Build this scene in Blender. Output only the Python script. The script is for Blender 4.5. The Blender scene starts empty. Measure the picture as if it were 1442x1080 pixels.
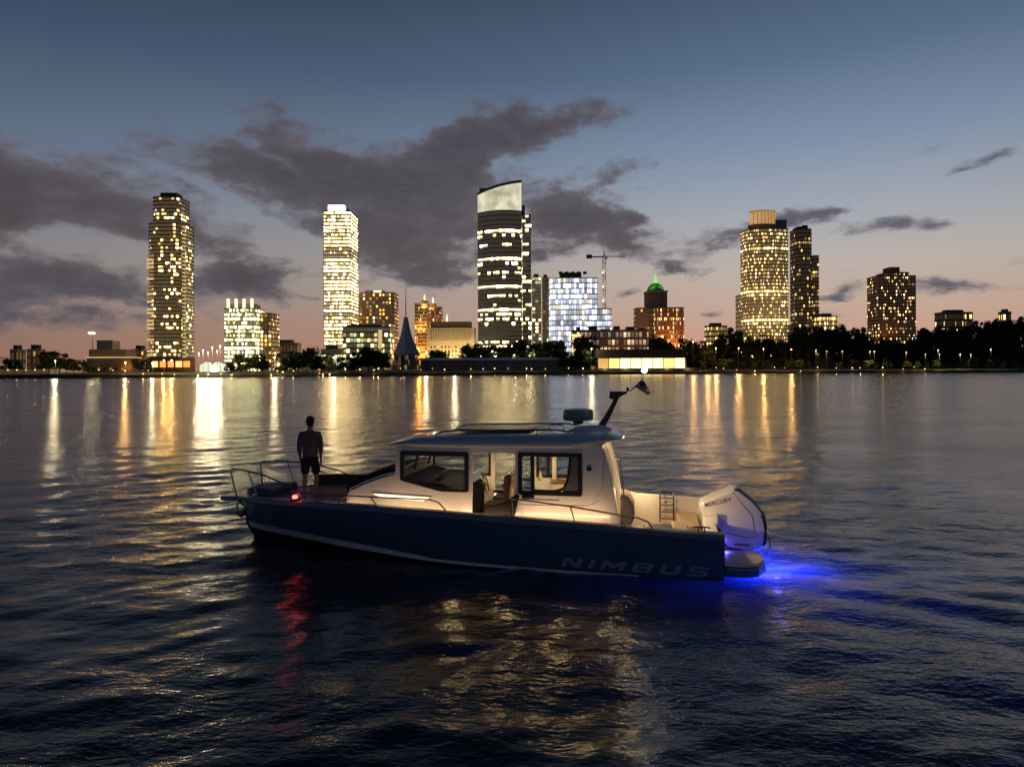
import bpy, bmesh, math, random
import numpy as np
from mathutils import Vector, Matrix

random.seed(7)
scene = bpy.context.scene
COL = scene.collection
PI = math.pi

# ------------------------------------------------------------------ camera
CAM_H = 4.0
FPX = 960.0
ROLL = 0.0042
cam_data = bpy.data.cameras.new("camera")
cam = bpy.data.objects.new("camera", cam_data)
COL.objects.link(cam)
cam_data.sensor_width = 36.0
cam_data.lens = 36.0 * FPX / 1442.0
cam_data.shift_y = -18.0 / 1442.0
cam_data.clip_start = 0.1
cam_data.clip_end = 30000
cam.matrix_world = (Matrix.Translation((0, 0, CAM_H)) @ Matrix.Rotation(PI / 2, 4, 'X')
                    @ Matrix.Rotation(-ROLL, 4, 'Z'))
scene.camera = cam
scene.render.engine = 'CYCLES'
scene.view_settings.view_transform = 'Standard'
scene.view_settings.look = 'None'
scene.view_settings.exposure = 0.0
scene.view_settings.gamma = 1.0
scene.cycles.use_denoising = True
scene.cycles.max_bounces = 8
scene.cycles.glossy_bounces = 4
scene.cycles.transmission_bounces = 6
scene.cycles.transparent_max_bounces = 12
scene.cycles.sample_clamp_indirect = 6.0
scene.cycles.caustics_reflective = False
scene.cycles.caustics_refractive = False


def srgb(r, g, b):
    def f(c):
        c = c / 255.0
        return c / 12.92 if c <= 0.04045 else ((c + 0.055) / 1.055) ** 2.4
    return (f(r), f(g), f(b), 1.0)


def unroll(px, py):
    dx, dy = px - 721.0, py - 522.0
    return dx - ROLL * dy, dy + ROLL * dx


def wx(px, Y, py=500):
    return unroll(px, py)[0] / FPX * Y


def wz(px, py, Y):
    return CAM_H - unroll(px, py)[1] / FPX * Y


# ------------------------------------------------------------------ node helper
class NT:
    def __init__(self, tree):
        self.t = tree
        self.L = tree.links

    def n(self, typ, **kw):
        nd = self.t.nodes.new(typ)
        ins = kw.pop('ins', None)
        for k, v in kw.items():
            setattr(nd, k, v)
        if ins:
            for k, v in ins.items():
                self.set(nd.inputs[k], v)
        return nd

    def set(self, sock, v):
        if isinstance(v, bpy.types.NodeSocket):
            self.L.new(v, sock)
        else:
            sock.default_value = v

    def m(self, op, a, b=0.0, c=0.0, clamp=False):
        nd = self.t.nodes.new('ShaderNodeMath')
        nd.operation = op
        nd.use_clamp = clamp
        self.set(nd.inputs[0], a)
        self.set(nd.inputs[1], b)
        self.set(nd.inputs[2], c)
        return nd.outputs[0]

    def vm(self, op, a, b=None, out=0):
        nd = self.t.nodes.new('ShaderNodeVectorMath')
        nd.operation = op
        self.set(nd.inputs[0], a)
        if b is not None:
            self.set(nd.inputs[1], b)
        return nd.outputs[out]

    def ramp(self, fac, stops, interp='LINEAR'):
        nd = self.t.nodes.new('ShaderNodeValToRGB')
        cr = nd.color_ramp
        cr.interpolation = interp
        while len(cr.elements) < len(stops):
            cr.elements.new(0.5)
        for e, (p, c) in zip(cr.elements, stops):
            e.position = p
            e.color = c
        self.set(nd.inputs[0], fac)
        return nd.outputs[0]

    def mixc(self, f, a, b, blend='MIX'):
        nd = self.t.nodes.new('ShaderNodeMix')
        nd.data_type = 'RGBA'
        nd.blend_type = blend
        self.set(nd.inputs[0], f)
        self.set(nd.inputs[6], a)
        self.set(nd.inputs[7], b)
        return nd.outputs[2]

    def noise(self, vec, scale, detail=3.0, rough=0.55, col=False, dist=0.0):
        nd = self.t.nodes.new('ShaderNodeTexNoise')
        nd.inputs['Scale'].default_value = scale
        nd.inputs['Detail'].default_value = detail
        nd.inputs['Roughness'].default_value = rough
        nd.inputs['Distortion'].default_value = dist
        if vec is not None:
            self.L.new(vec, nd.inputs['Vector'])
        return nd.outputs['Color' if col else 'Fac']

    def smooth(self, v, a, b):
        nd = self.t.nodes.new('ShaderNodeMapRange')
        nd.interpolation_type = 'SMOOTHSTEP'
        self.set(nd.inputs[0], v)
        nd.inputs[1].default_value = a
        nd.inputs[2].default_value = b
        return nd.outputs[0]


# ------------------------------------------------------------------ world: dusk sky with clouds
world = bpy.data.worlds.new("World")
scene.world = world
world.use_nodes = True
wt = NT(world.node_tree)
world.node_tree.nodes.clear()
world.cycles.sampling_method = 'MANUAL'
world.cycles.sample_map_resolution = 512
tc = wt.n('ShaderNodeTexCoord').outputs['Generated']
dirv = wt.vm('NORMALIZE', tc)
sep = wt.n('ShaderNodeSeparateXYZ', ins={0: dirv})
el = wt.m('ARCSINE', sep.outputs[2])
az = wt.m('ARCTAN2', sep.outputs[0], sep.outputs[1])
D2R = PI / 180
elf = wt.m('DIVIDE', el, 90 * D2R, clamp=True)
sky = wt.ramp(elf, [(0.0, srgb(197, 140, 114)), (2.5 / 90, srgb(193, 150, 128)), (5 / 90, srgb(186, 160, 145)),
                    (8 / 90, srgb(179, 168, 160)), (12 / 90, srgb(155, 160, 170)), (17 / 90, srgb(121, 138, 160)),
                    (23 / 90, srgb(85, 104, 129)), (30 / 90, srgb(58, 74, 97)), (42 / 90, srgb(25, 32, 40)),
                    (60 / 90, srgb(12, 15, 19)), (1.0, srgb(8, 10, 13))])
# the glow of the set sun is to the right of the skyline; the sky dims away from it
daz = wt.m('COSINE', wt.m('SUBTRACT', az, 24 * D2R))
azf = wt.ramp(wt.m('MULTIPLY_ADD', daz, 0.5, 0.5), [(0.0, (0.34, 0.44, 0.62, 1)), (0.45, (0.36, 0.44, 0.58, 1)),
                                                    (0.72, (0.46, 0.49, 0.54, 1)), (0.90, (0.70, 0.70, 0.72, 1)),
                                                    (0.965, (0.86, 0.86, 0.86, 1)), (1.0, (1.0, 1.0, 1.0, 1))])
sky = wt.mixc(1.0, sky, azf, 'MULTIPLY')

# clouds: soft patches in azimuth / elevation, broken up by noise
azel = wt.n('ShaderNodeCombineXYZ', ins={0: az, 1: el, 2: 0.0}).outputs[0]
stretch = wt.vm('MULTIPLY', azel, (1.0, 1.9, 1.0))
warpc = wt.noise(stretch, 7.0, 4.0, 0.6, col=True)
warp = wt.vm('MULTIPLY', wt.vm('SUBTRACT', warpc, (0.5, 0.5, 0.5)), (0.13, 0.062, 0.0))
P = wt.vm('ADD', azel, warp)


def pix_dir(px, py):
    a, b = unroll(px, py)
    return math.atan2(a, FPX), math.atan2(-b, math.hypot(FPX, a))


CLOUDS = [  # px, py, half width, half height (photo pixels), tilt (deg, + = right end up), weight
    (90, 275, 230, 62, -3, 1.15), (-130, 270, 220, 80, 0, 1.0), (330, 225, 120, 32, -8, .7), (440, 215, 120, 34, -8, .75), (450, 275, 130, 52, -14, .8),
    (590, 262, 110, 60, 4, .95), (650, 225, 70, 50, 10, .7), (770, 172, 130, 26, 13, 1.0), (690, 185, 70, 30, 10, .5), (862, 238, 55, 20, 16, .8), (830, 300, 90, 34, -10, 1.05),
    (800, 320, 50, 30, 0, .5), (905, 352, 62, 20, -24, .85), (585, 350, 170, 42, 4, 1.0), (620, 395, 90, 16, 0, .6),
    (335, 380, 70, 34, -24, 1.0), (130, 402, 140, 26, 3, .9), (30, 392, 120, 24, 3, .6), (60, 448, 180, 26, 0, .75), (345, 405, 70, 20, 0, .7), (235, 428, 80, 16, 0, .6),
    (1040, 332, 70, 15, 8, .85), (1120, 312, 80, 13, 7, .9), (1258, 323, 74, 11, 2, .95), (1398, 224, 44, 12, 12, .9), (1350, 244, 16, 5, 0, .55), (1345, 403, 86, 13, -1, 1.0),
    (1192, 405, 36, 12, 4, .9), (1182, 425, 38, 6, 0, .75), (1002, 438, 28, 6, 0, .8), (872, 416, 20, 10, 10, .75),
    (955, 374, 42, 9, 4, .7), (435, 424, 30, 5, 0, .5), (360, 145, 60, 12, 10, .45),
    (755, 360, 22, 14, 0, .7), (1180, 448, 60, 5, 0, .6), (60, 105, 60, 8, -12, .3), (900, 297, 18, 8, 0, .6), (1260, 262, 50, 6, 8, .3), (740, 45, 60, 10, 6, .25),
    (190, 348, 150, 13, -3, -.75), (330, 288, 110, 9, -22, -.75), (400, 232, 60, 7, -25, -.55), (500, 205, 40, 6, -15, -.4), (520, 282, 26, 10, -20, -.5), (420, 350, 60, 12, -20, -.6), (700, 240, 14, 14, 0, -.5), (150, 425, 120, 5, -6, -.4)]
acc = None
for (px, py, hw, hh, tilt, wgt) in CLOUDS:
    a0, e0 = pix_dir(px, py)
    k = math.cos(a0) ** 2 / FPX
    mp = wt.n('ShaderNodeMapping', vector_type='TEXTURE')
    wt.L.new(P, mp.inputs[0])
    mp.inputs['Location'].default_value = (a0, e0, 0)
    mp.inputs['Rotation'].default_value = (0, 0, tilt * D2R)
    mp.inputs['Scale'].default_value = (hw * k, hh * math.cos(a0) / FPX, 1)
    d2 = wt.vm('DOT_PRODUCT', mp.outputs[0], mp.outputs[0], out=1)
    g = wt.m('POWER', 0.42, d2)
    acc = wt.m('MULTIPLY_ADD', g, wgt, acc if acc is not None else 0.0)
nz = wt.noise(wt.vm('ADD', stretch, wt.vm('MULTIPLY', warp, (0.6, 0.6, 0))), 13.0, 7.0, 0.62)
nz2 = wt.noise(stretch, 5.0, 3.0, 0.5)
nz3 = wt.noise(wt.vm('MULTIPLY', P, (1.0, 2.4, 1.0)), 34.0, 5.0, 0.65)
# the cloud cover carries on above and behind the picture, thinner
other = wt.m('MULTIPLY', wt.smooth(wt.m('ABSOLUTE', az), 0.85, 1.3), wt.m('MULTIPLY', nz2, 0.55))
dens = wt.m('ADD', acc, other)
dens = wt.m('ADD', dens, wt.m('MULTIPLY', wt.m('SUBTRACT', nz, 0.5), 2.3))
dens = wt.m('ADD', dens, wt.m('MULTIPLY', wt.m('SUBTRACT', nz2, 0.5), 0.5))
dens = wt.m('ADD', dens, wt.m('MULTIPLY', wt.m('SUBTRACT', nz3, 0.5), 0.9))
cover = wt.m('MULTIPLY', wt.smooth(dens, 0.30, 1.08), 0.93)
ccol = wt.ramp(elf, [(0.0, srgb(88, 80, 86)), (5 / 90, srgb(78, 75, 84)), (10 / 90, srgb(82, 76, 80)), (18 / 90, srgb(82, 77, 84)),
                     (30 / 90, srgb(58, 62, 72)), (1.0, srgb(20, 24, 32))])
cshade = wt.m('MULTIPLY_ADD', wt.smooth(dens, 0.4, 1.7), -0.62, 1.36)
cshade = wt.m('MULTIPLY', cshade, wt.m('MULTIPLY_ADD', nz3, 0.7, 0.65))
cright = wt.smooth(az, 0.15, 0.5)
ccol = wt.mixc(wt.m('MULTIPLY', cright, 0.55), ccol, srgb(84, 88, 100))
back = wt.smooth(wt.m('MULTIPLY', sep.outputs[1], -1.0), -0.6, 0.3)
ccol = wt.mixc(back, ccol, srgb(52, 58, 72))
ccol = wt.vm('SCALE', ccol)
world.node_tree.nodes[-1].inputs[3].default_value = 1.0
wt.L.new(cshade, world.node_tree.nodes[-1].inputs[3])
skyc = wt.mixc(cover, sky, ccol)
below = wt.smooth(el, -0.03, 0.0)
skyc = wt.mixc(below, (0.004, 0.005, 0.008, 1), skyc)
bg = wt.n('ShaderNodeBackground', ins={0: skyc, 1: 1.12})
wo = wt.n('ShaderNodeOutputWorld')
wt.L.new(bg.outputs[0], wo.inputs[0])


# ------------------------------------------------------------------ materials
def mat(name, color, rough=0.5, metal=0.0, coat=0.0, bump=0.0, bump_scale=20.0, vary=0.0, vary_scale=3.0, spec=0.5):
    m = bpy.data.materials.new(name)
    m.use_nodes = True
    t = NT(m.node_tree)
    b = m.node_tree.nodes['Principled BSDF']
    c = color if len(color) == 4 else (*color, 1)
    b.inputs['Base Color'].default_value = c
    b.inputs['Roughness'].default_value = rough
    b.inputs['Metallic'].default_value = metal
    b.inputs['Coat Weight'].default_value = coat
    b.inputs['Coat Roughness'].default_value = 0.08
    b.inputs['Specular IOR Level'].default_value = spec
    if vary or bump:
        oc = t.n('ShaderNodeTexCoord').outputs['Object']
    if vary:
        nf = t.noise(oc, vary_scale, 5.0, 0.6)
        lo = tuple(x * (1 - vary) for x in c[:3]) + (1,)
        hi = tuple(min(1, x * (1 + vary)) for x in c[:3]) + (1,)
        t.L.new(t.ramp(nf, [(0.25, lo), (0.75, hi)]), b.inputs['Base Color'])
        t.L.new(t.m('MULTIPLY_ADD', nf, 0.3, rough - 0.15, clamp=True), b.inputs['Roughness'])
    if bump:
        nb = t.n('ShaderNodeBump', ins={'Strength': bump, 'Distance': 0.02})
        t.L.new(t.noise(oc, bump_scale, 4.0), nb.inputs['Height'])
        t.L.new(nb.outputs[0], b.inputs['Normal'])
    return m


def emis(name, color, strength, sample=True):
    m = bpy.data.materials.new(name)
    m.use_nodes = True
    b = m.node_tree.nodes['Principled BSDF']
    b.inputs['Base Color'].default_value = (0.05, 0.05, 0.05, 1)
    b.inputs['Emission Color'].default_value = (*color[:3], 1)
    b.inputs['Emission Strength'].default_value = strength
    if not sample:
        m.cycles.emission_sampling = 'NONE'
    return m


def glass_mat(name, tint, refl=1.0, alpha=0.12):
    """thin pane: mostly see-through, reflecting by Fresnel"""
    m = bpy.data.materials.new(name)
    m.use_nodes = True
    t = NT(m.node_tree)
    m.node_tree.nodes.clear()
    tr = t.n('ShaderNodeBsdfTransparent', ins={0: (*tint, 1)})
    gl = t.n('ShaderNodeBsdfGlossy', ins={'Color': (1, 1, 1, 1), 'Roughness': 0.02})
    lw = t.n('ShaderNodeFresnel', ins={'IOR': 1.5})
    mx = t.n('ShaderNodeMixShader')
    t.L.new(t.m('MULTIPLY', lw.outputs[0], refl, clamp=True), mx.inputs[0])
    t.L.new(tr.outputs[0], mx.inputs[1])
    t.L.new(gl.outputs[0], mx.inputs[2])
    o = t.n('ShaderNodeOutputMaterial')
    t.L.new(mx.outputs[0], o.inputs[0])
    return m


def window_mat(name, cell, mull, wall, colA, colB, strength, glass=(0.012, 0.014, 0.018), vtop=0.6, sub=0.0, wall_rough=0.7, dimglow=0.035, vpow=1.0):
    """A storey of glazing: cells along UV.u, a random share lit (share, brightness, seed come from the object colour)."""
    m = bpy.data.materials.new(name)
    m.use_nodes = True
    m.cycles.emission_sampling = 'NONE'
    t = NT(m.node_tree)
    b = m.node_tree.nodes['Principled BSDF']
    uv = t.n('ShaderNodeSeparateXYZ', ins={0: t.n('ShaderNodeTexCoord').outputs['UV']})
    oi = t.n('ShaderNodeObjectInfo')
    oc = t.n('ShaderNodeSeparateColor', ins={0: oi.outputs['Color']})
    uc = t.m('DIVIDE', uv.outputs[0], cell)
    ci = t.m('FLOOR', uc)
    fr = t.m('FRACT', uc)
    wn = t.n('ShaderNodeTexWhiteNoise', noise_dimensions='2D')
    t.L.new(t.n('ShaderNodeCombineXYZ', ins={0: ci, 1: t.m('MULTIPLY', oc.outputs[2], 977.0)}).outputs[0], wn.inputs['Vector'])
    rs = t.n('ShaderNodeSeparateColor', ins={0: wn.outputs['Color']})
    lit = t.m('LESS_THAN', rs.outputs[0], oc.outputs[0])
    pier = t.m('GREATER_THAN', t.m('ABSOLUTE', t.m('SUBTRACT', fr, 0.5)), 0.5 - mull / 2)
    win = t.m('SUBTRACT', 1.0, pier)
    br = t.m('MULTIPLY_ADD', t.m('POWER', rs.outputs[1], 2.6), 1.7, 0.14)
    # ceilings are brighter than the rest of a lit room; blinds and furniture break it up
    vv = t.m('MULTIPLY_ADD', t.m('POWER', uv.outputs[1], vpow), vtop, 1.0 - vtop / 2)
    blind = t.m('MULTIPLY_ADD', t.noise(t.n('ShaderNodeTexCoord').outputs['Object'], 0.8, 4.0, 0.75), 2.6, -0.3)
    e = t.m('MULTIPLY', t.m('MULTIPLY', lit, win), t.m('MULTIPLY', br, t.m('MULTIPLY', vv, blind)))
    e = t.m('ADD', e, t.m('MULTIPLY', win, dimglow))  # faint glow on every window, standing in for city light on the facade
    e = t.m('MULTIPLY', e, t.m('MULTIPLY', oc.outputs[1], strength))
    cool = t.m('GREATER_THAN', t.m('FRACT', t.m('MULTIPLY', rs.outputs[2], 7.31)), 0.86)
    t.L.new(t.mixc(cool, t.mixc(rs.outputs[2], (*colA, 1), (*colB, 1)), (1.0, 0.86, 0.62, 1)), b.inputs['Emission Color'])
    t.L.new(e, b.inputs['Emission Strength'])
    t.L.new(t.mixc(pier, (*glass, 1), (*wall, 1)), b.inputs['Base Color'])
    t.L.new(t.m('MULTIPLY_ADD', pier, wall_rough - 0.12, 0.12), b.inputs['Roughness'])
    return m


# ------------------------------------------------------------------ object helpers
def link(name, mesh, m=None, parent=None):
    o = bpy.data.objects.new(name, mesh)
    COL.objects.link(o)
    if m is not None and mesh is not None and not mesh.materials:
        for mm in (m if isinstance(m, (list, tuple)) else [m]):
            mesh.materials.append(mm)
    if parent is not None:
        o.parent = parent
    return o


def thing(name, label, cat, loc=(0, 0, 0), rotz=0.0, group=None):
    o = bpy.data.objects.new(name, None)
    COL.objects.link(o)
    o.location = loc
    o.rotation_euler = (0, 0, rotz)
    o.empty_display_size = 0.1
    return tag(o, label, cat, group)


def tag(o, label, cat, group=None):
    o['label'] = label
    o['category'] = cat
    if group:
        o['group'] = group
    return o


class MB:
    """mesh builder: collects shapes, builds ONE mesh"""

    def __init__(self):
        self.bm = bmesh.new()

    def box(self, a, b, rot=None):
        (x0, y0, z0), (x1, y1, z1) = a, b
        vs = [self.bm.verts.new(p) for p in ((x0, y0, z0), (x1, y0, z0), (x1, y1, z0), (x0, y1, z0),
                                             (x0, y0, z1), (x1, y0, z1), (x1, y1, z1), (x0, y1, z1))]
        for f in ((0, 3, 2, 1), (4, 5, 6, 7), (0, 1, 5, 4), (1, 2, 6, 5), (2, 3, 7, 6), (3, 0, 4, 7)):
            self.bm.faces.new([vs[i] for i in f])
        if rot is not None:
            bmesh.ops.transform(self.bm, matrix=rot, verts=vs)
        return self

    def prism(self, pts, z0, z1, axis='z', top_scale=None):
        """polygon extruded: axis z -> (x,y) pts, axis y -> (x,z) pts, axis x -> (y,z) pts"""
        def p(q, h):
            return {'z': (q[0], q[1], h), 'y': (q[0], h, q[1]), 'x': (h, q[0], q[1])}[axis]
        a = [self.bm.verts.new(p(q, z0)) for q in pts]
        b = [self.bm.verts.new(p(q, z1)) for q in pts]
        n = len(pts)
        self.bm.faces.new(a[::-1])
        self.bm.faces.new(b)
        for i in range(n):
            self.bm.faces.new((a[i], a[(i + 1) % n], b[(i + 1) % n], b[i]))
        return self

    def tube(self, pts, r, seg=8, closed=False):
        pts = [Vector(p) for p in pts]
        n = len(pts)
        rs = r if isinstance(r, (list, tuple)) else [r] * n
        rings = []
        up = None
        for i, p in enumerate(pts):
            if closed:
                d = pts[(i + 1) % n] - pts[i - 1]
            else:
                d = (pts[min(i + 1, n - 1)] - pts[max(i - 1, 0)])
            d.normalize()
            if up is None:
                up = Vector((0, 0, 1)) if abs(d.z) < 0.9 else Vector((1, 0, 0))
            s = d.cross(up).normalized()
            up = s.cross(d).normalized()
            rings.append([self.bm.verts.new(p + (s * math.cos(2 * PI * k / seg) + up * math.sin(2 * PI * k / seg)) * rs[i]) for k in range(seg)])
        m = n if closed else n - 1
        for i in range(m):
            A, B = rings[i], rings[(i + 1) % n]
            for k in range(seg):
                self.bm.faces.new((A[k], A[(k + 1) % seg], B[(k + 1) % seg], B[k]))
        if not closed:
            self.bm.faces.new(rings[0][::-1])
            self.bm.faces.new(rings[-1])
        return self

    def lathe(self, prof, c=(0, 0, 0), seg=16):
        rings = []
        for (r, z) in prof:
            if r < 1e-5:
                rings.append([self.bm.verts.new((c[0], c[1], c[2] + z))])
            else:
                rings.append([self.bm.verts.new((c[0] + r * math.cos(2 * PI * k / seg), c[1] + r * math.sin(2 * PI * k / seg), c[2] + z)) for k in range(seg)])
        for A, B in zip(rings, rings[1:]):
            for k in range(seg):
                k2 = (k + 1) % seg
                vs = [A[k % len(A)], A[k2 % len(A)], B[k2 % len(B)], B[k % len(B)]]
                u = []
                for v in vs:
                    if v not in u:
                        u.append(v)
                if len(u) > 2:
                    self.bm.faces.new(u)
        if len(rings[0]) > 2:
            self.bm.faces.new(rings[0][::-1])
        if len(rings[-1]) > 2:
            self.bm.faces.new(rings[-1])
        return self

    def loft(self, rings, closed=False, cap=True):
        R = [[self.bm.verts.new(p) for p in r] for r in rings]
        n = len(R[0])
        for A, B in zip(R, R[1:]):
            for k in range(n if closed else n - 1):
                self.bm.faces.new((A[k], A[(k + 1) % n], B[(k + 1) % n], B[k]))
        if cap and closed:
            self.bm.faces.new(R[0][::-1])
            self.bm.faces.new(R[-1])
        return self

    def build(self, name, m, parent=None, smooth=False, bevel=0.0, seg=2, weld=True):
        if weld:
            bmesh.ops.remove_doubles(self.bm, verts=self.bm.verts, dist=1e-5)
        bmesh.ops.recalc_face_normals(self.bm, faces=self.bm.faces)
        me = bpy.data.meshes.new(name)
        self.bm.to_mesh(me)
        self.bm.free()
        o = link(name, me, m, parent)
        if bevel:
            md = o.modifiers.new('bevel', 'BEVEL')
            md.width = bevel
            md.segments = seg
            md.limit_method = 'ANGLE'
            md.angle_limit = 0.6
        if smooth:
            for p in me.polygons:
                p.use_smooth = True
            if smooth == 'auto':
                me.set_sharp_from_angle(angle=0.7)
        return o


def lamp(name, loc, color, power, parent=None, radius=0.03, kind='POINT', rot=None, spot=1.6, blend=0.6):
    if name in ('floodlight', 'facade_light', 'dome_light', 'terrace_light', 'mast_light') and kind == 'POINT':
        kind, rot, spot, blend = 'SPOT', (2.15, 0, 0), 2.75, .4       # floodlights face the wall behind them
    if name in ('shaded_bulb', 'ceiling_light') and kind == 'POINT':
        kind, rot, spot, blend = 'SPOT', (0, 0, 0), 2.35, .5           # shaded lamps shine downwards
    ld = bpy.data.lights.new(name, kind)
    ld.energy = power
    ld.color = color
    ld.shadow_soft_size = radius
    if kind == 'SPOT':
        ld.spot_size = spot
        ld.spot_blend = blend
    o = bpy.data.objects.new(name, ld)
    COL.objects.link(o)
    o.location = loc
    if rot:
        o.rotation_euler = rot
    if parent is not None:
        o.parent = parent
    return o


WARM = (1.0, 0.62, 0.27)
WARMW = (1.0, 0.76, 0.46)

# ------------------------------------------------------------------ terrain and water
SHORE = [(-2200, 330), (-700, 430), (-330, 450), (-180, 500), (-20, 590), (120, 640), (300, 690), (520, 715), (900, 720), (2600, 700)]


def shoreY(x):
    return float(np.interp(x, [p[0] for p in SHORE], [p[1] for p in SHORE])) + 5 * math.sin(x * .031) + 3 * math.sin(x * .083 + 1)


def sstep(a, b, x):
    t = np.clip((x - a) / (b - a), 0, 1)
    return t * t * (3 - 2 * t)


def groundZ(x, y):
    d = y - shoreY(x)
    z = -0.8 + 3.4 * float(sstep(0.5, 7.0, d)) + 1.4 * float(sstep(10, 60, d))
    bl = float(sstep(150, 270, x)) * float(sstep(70, 170, d)) * (12 + 12 * float(sstep(330, 620, x)))
    bl += 5.0 * float(sstep(60, 250, d)) * float(sstep(-250, 0, x))
    return z + bl


def build_land():
    xs = np.concatenate([np.arange(-2200, -650, 60), np.arange(-650, 700, 12.0), np.arange(700, 2600, 60)])
    ds = np.concatenate([np.arange(-1, 9, 1.0), np.array([12, 18, 30, 45, 60, 75, 90, 105, 120, 140, 160, 185, 220, 300, 500, 900, 2000, 6000])])
    V, F = [], []
    rng = random.Random(3)
    for x in xs:
        for d in ds:
            y = shoreY(x) + d
            z = groundZ(x, y)
            if 0 < d < 12:
                z += rng.uniform(-0.6, 0.6)
            V.append((x, y, z))
    n = len(ds)
    for i in range(len(xs) - 1):
        for j in range(n - 1):
            F.append((i * n + j, (i + 1) * n + j, (i + 1) * n + j + 1, i * n + j + 1))
    me = bpy.data.meshes.new("ground")
    me.from_pydata(V, [], F)
    m = bpy.data.materials.new("shore_ground")
    m.use_nodes = True
    t = NT(m.node_tree)
    b = m.node_tree.nodes['Principled BSDF']
    pos = t.n('ShaderNodeNewGeometry').outputs['Position']
    zz = t.n('ShaderNodeSeparateXYZ', ins={0: pos}).outputs[2]
    rock = t.ramp(t.noise(pos, 0.8, 4), [(0.3, (0.012, 0.011, 0.009, 1)), (0.7, (0.035, 0.032, 0.028, 1))])
    grass = t.ramp(t.noise(pos, 0.12, 4), [(0.3, (0.016, 0.03, 0.008, 1)), (0.7, (0.035, 0.05, 0.014, 1))])
    t.L.new(t.mixc(t.smooth(zz, 2.0, 2.8), rock, grass), b.inputs['Base Color'])
    b.inputs['Roughness'].default_value = 0.9
    o = link("ground", me, m)
    o['kind'] = 'structure'


build_land()


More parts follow.
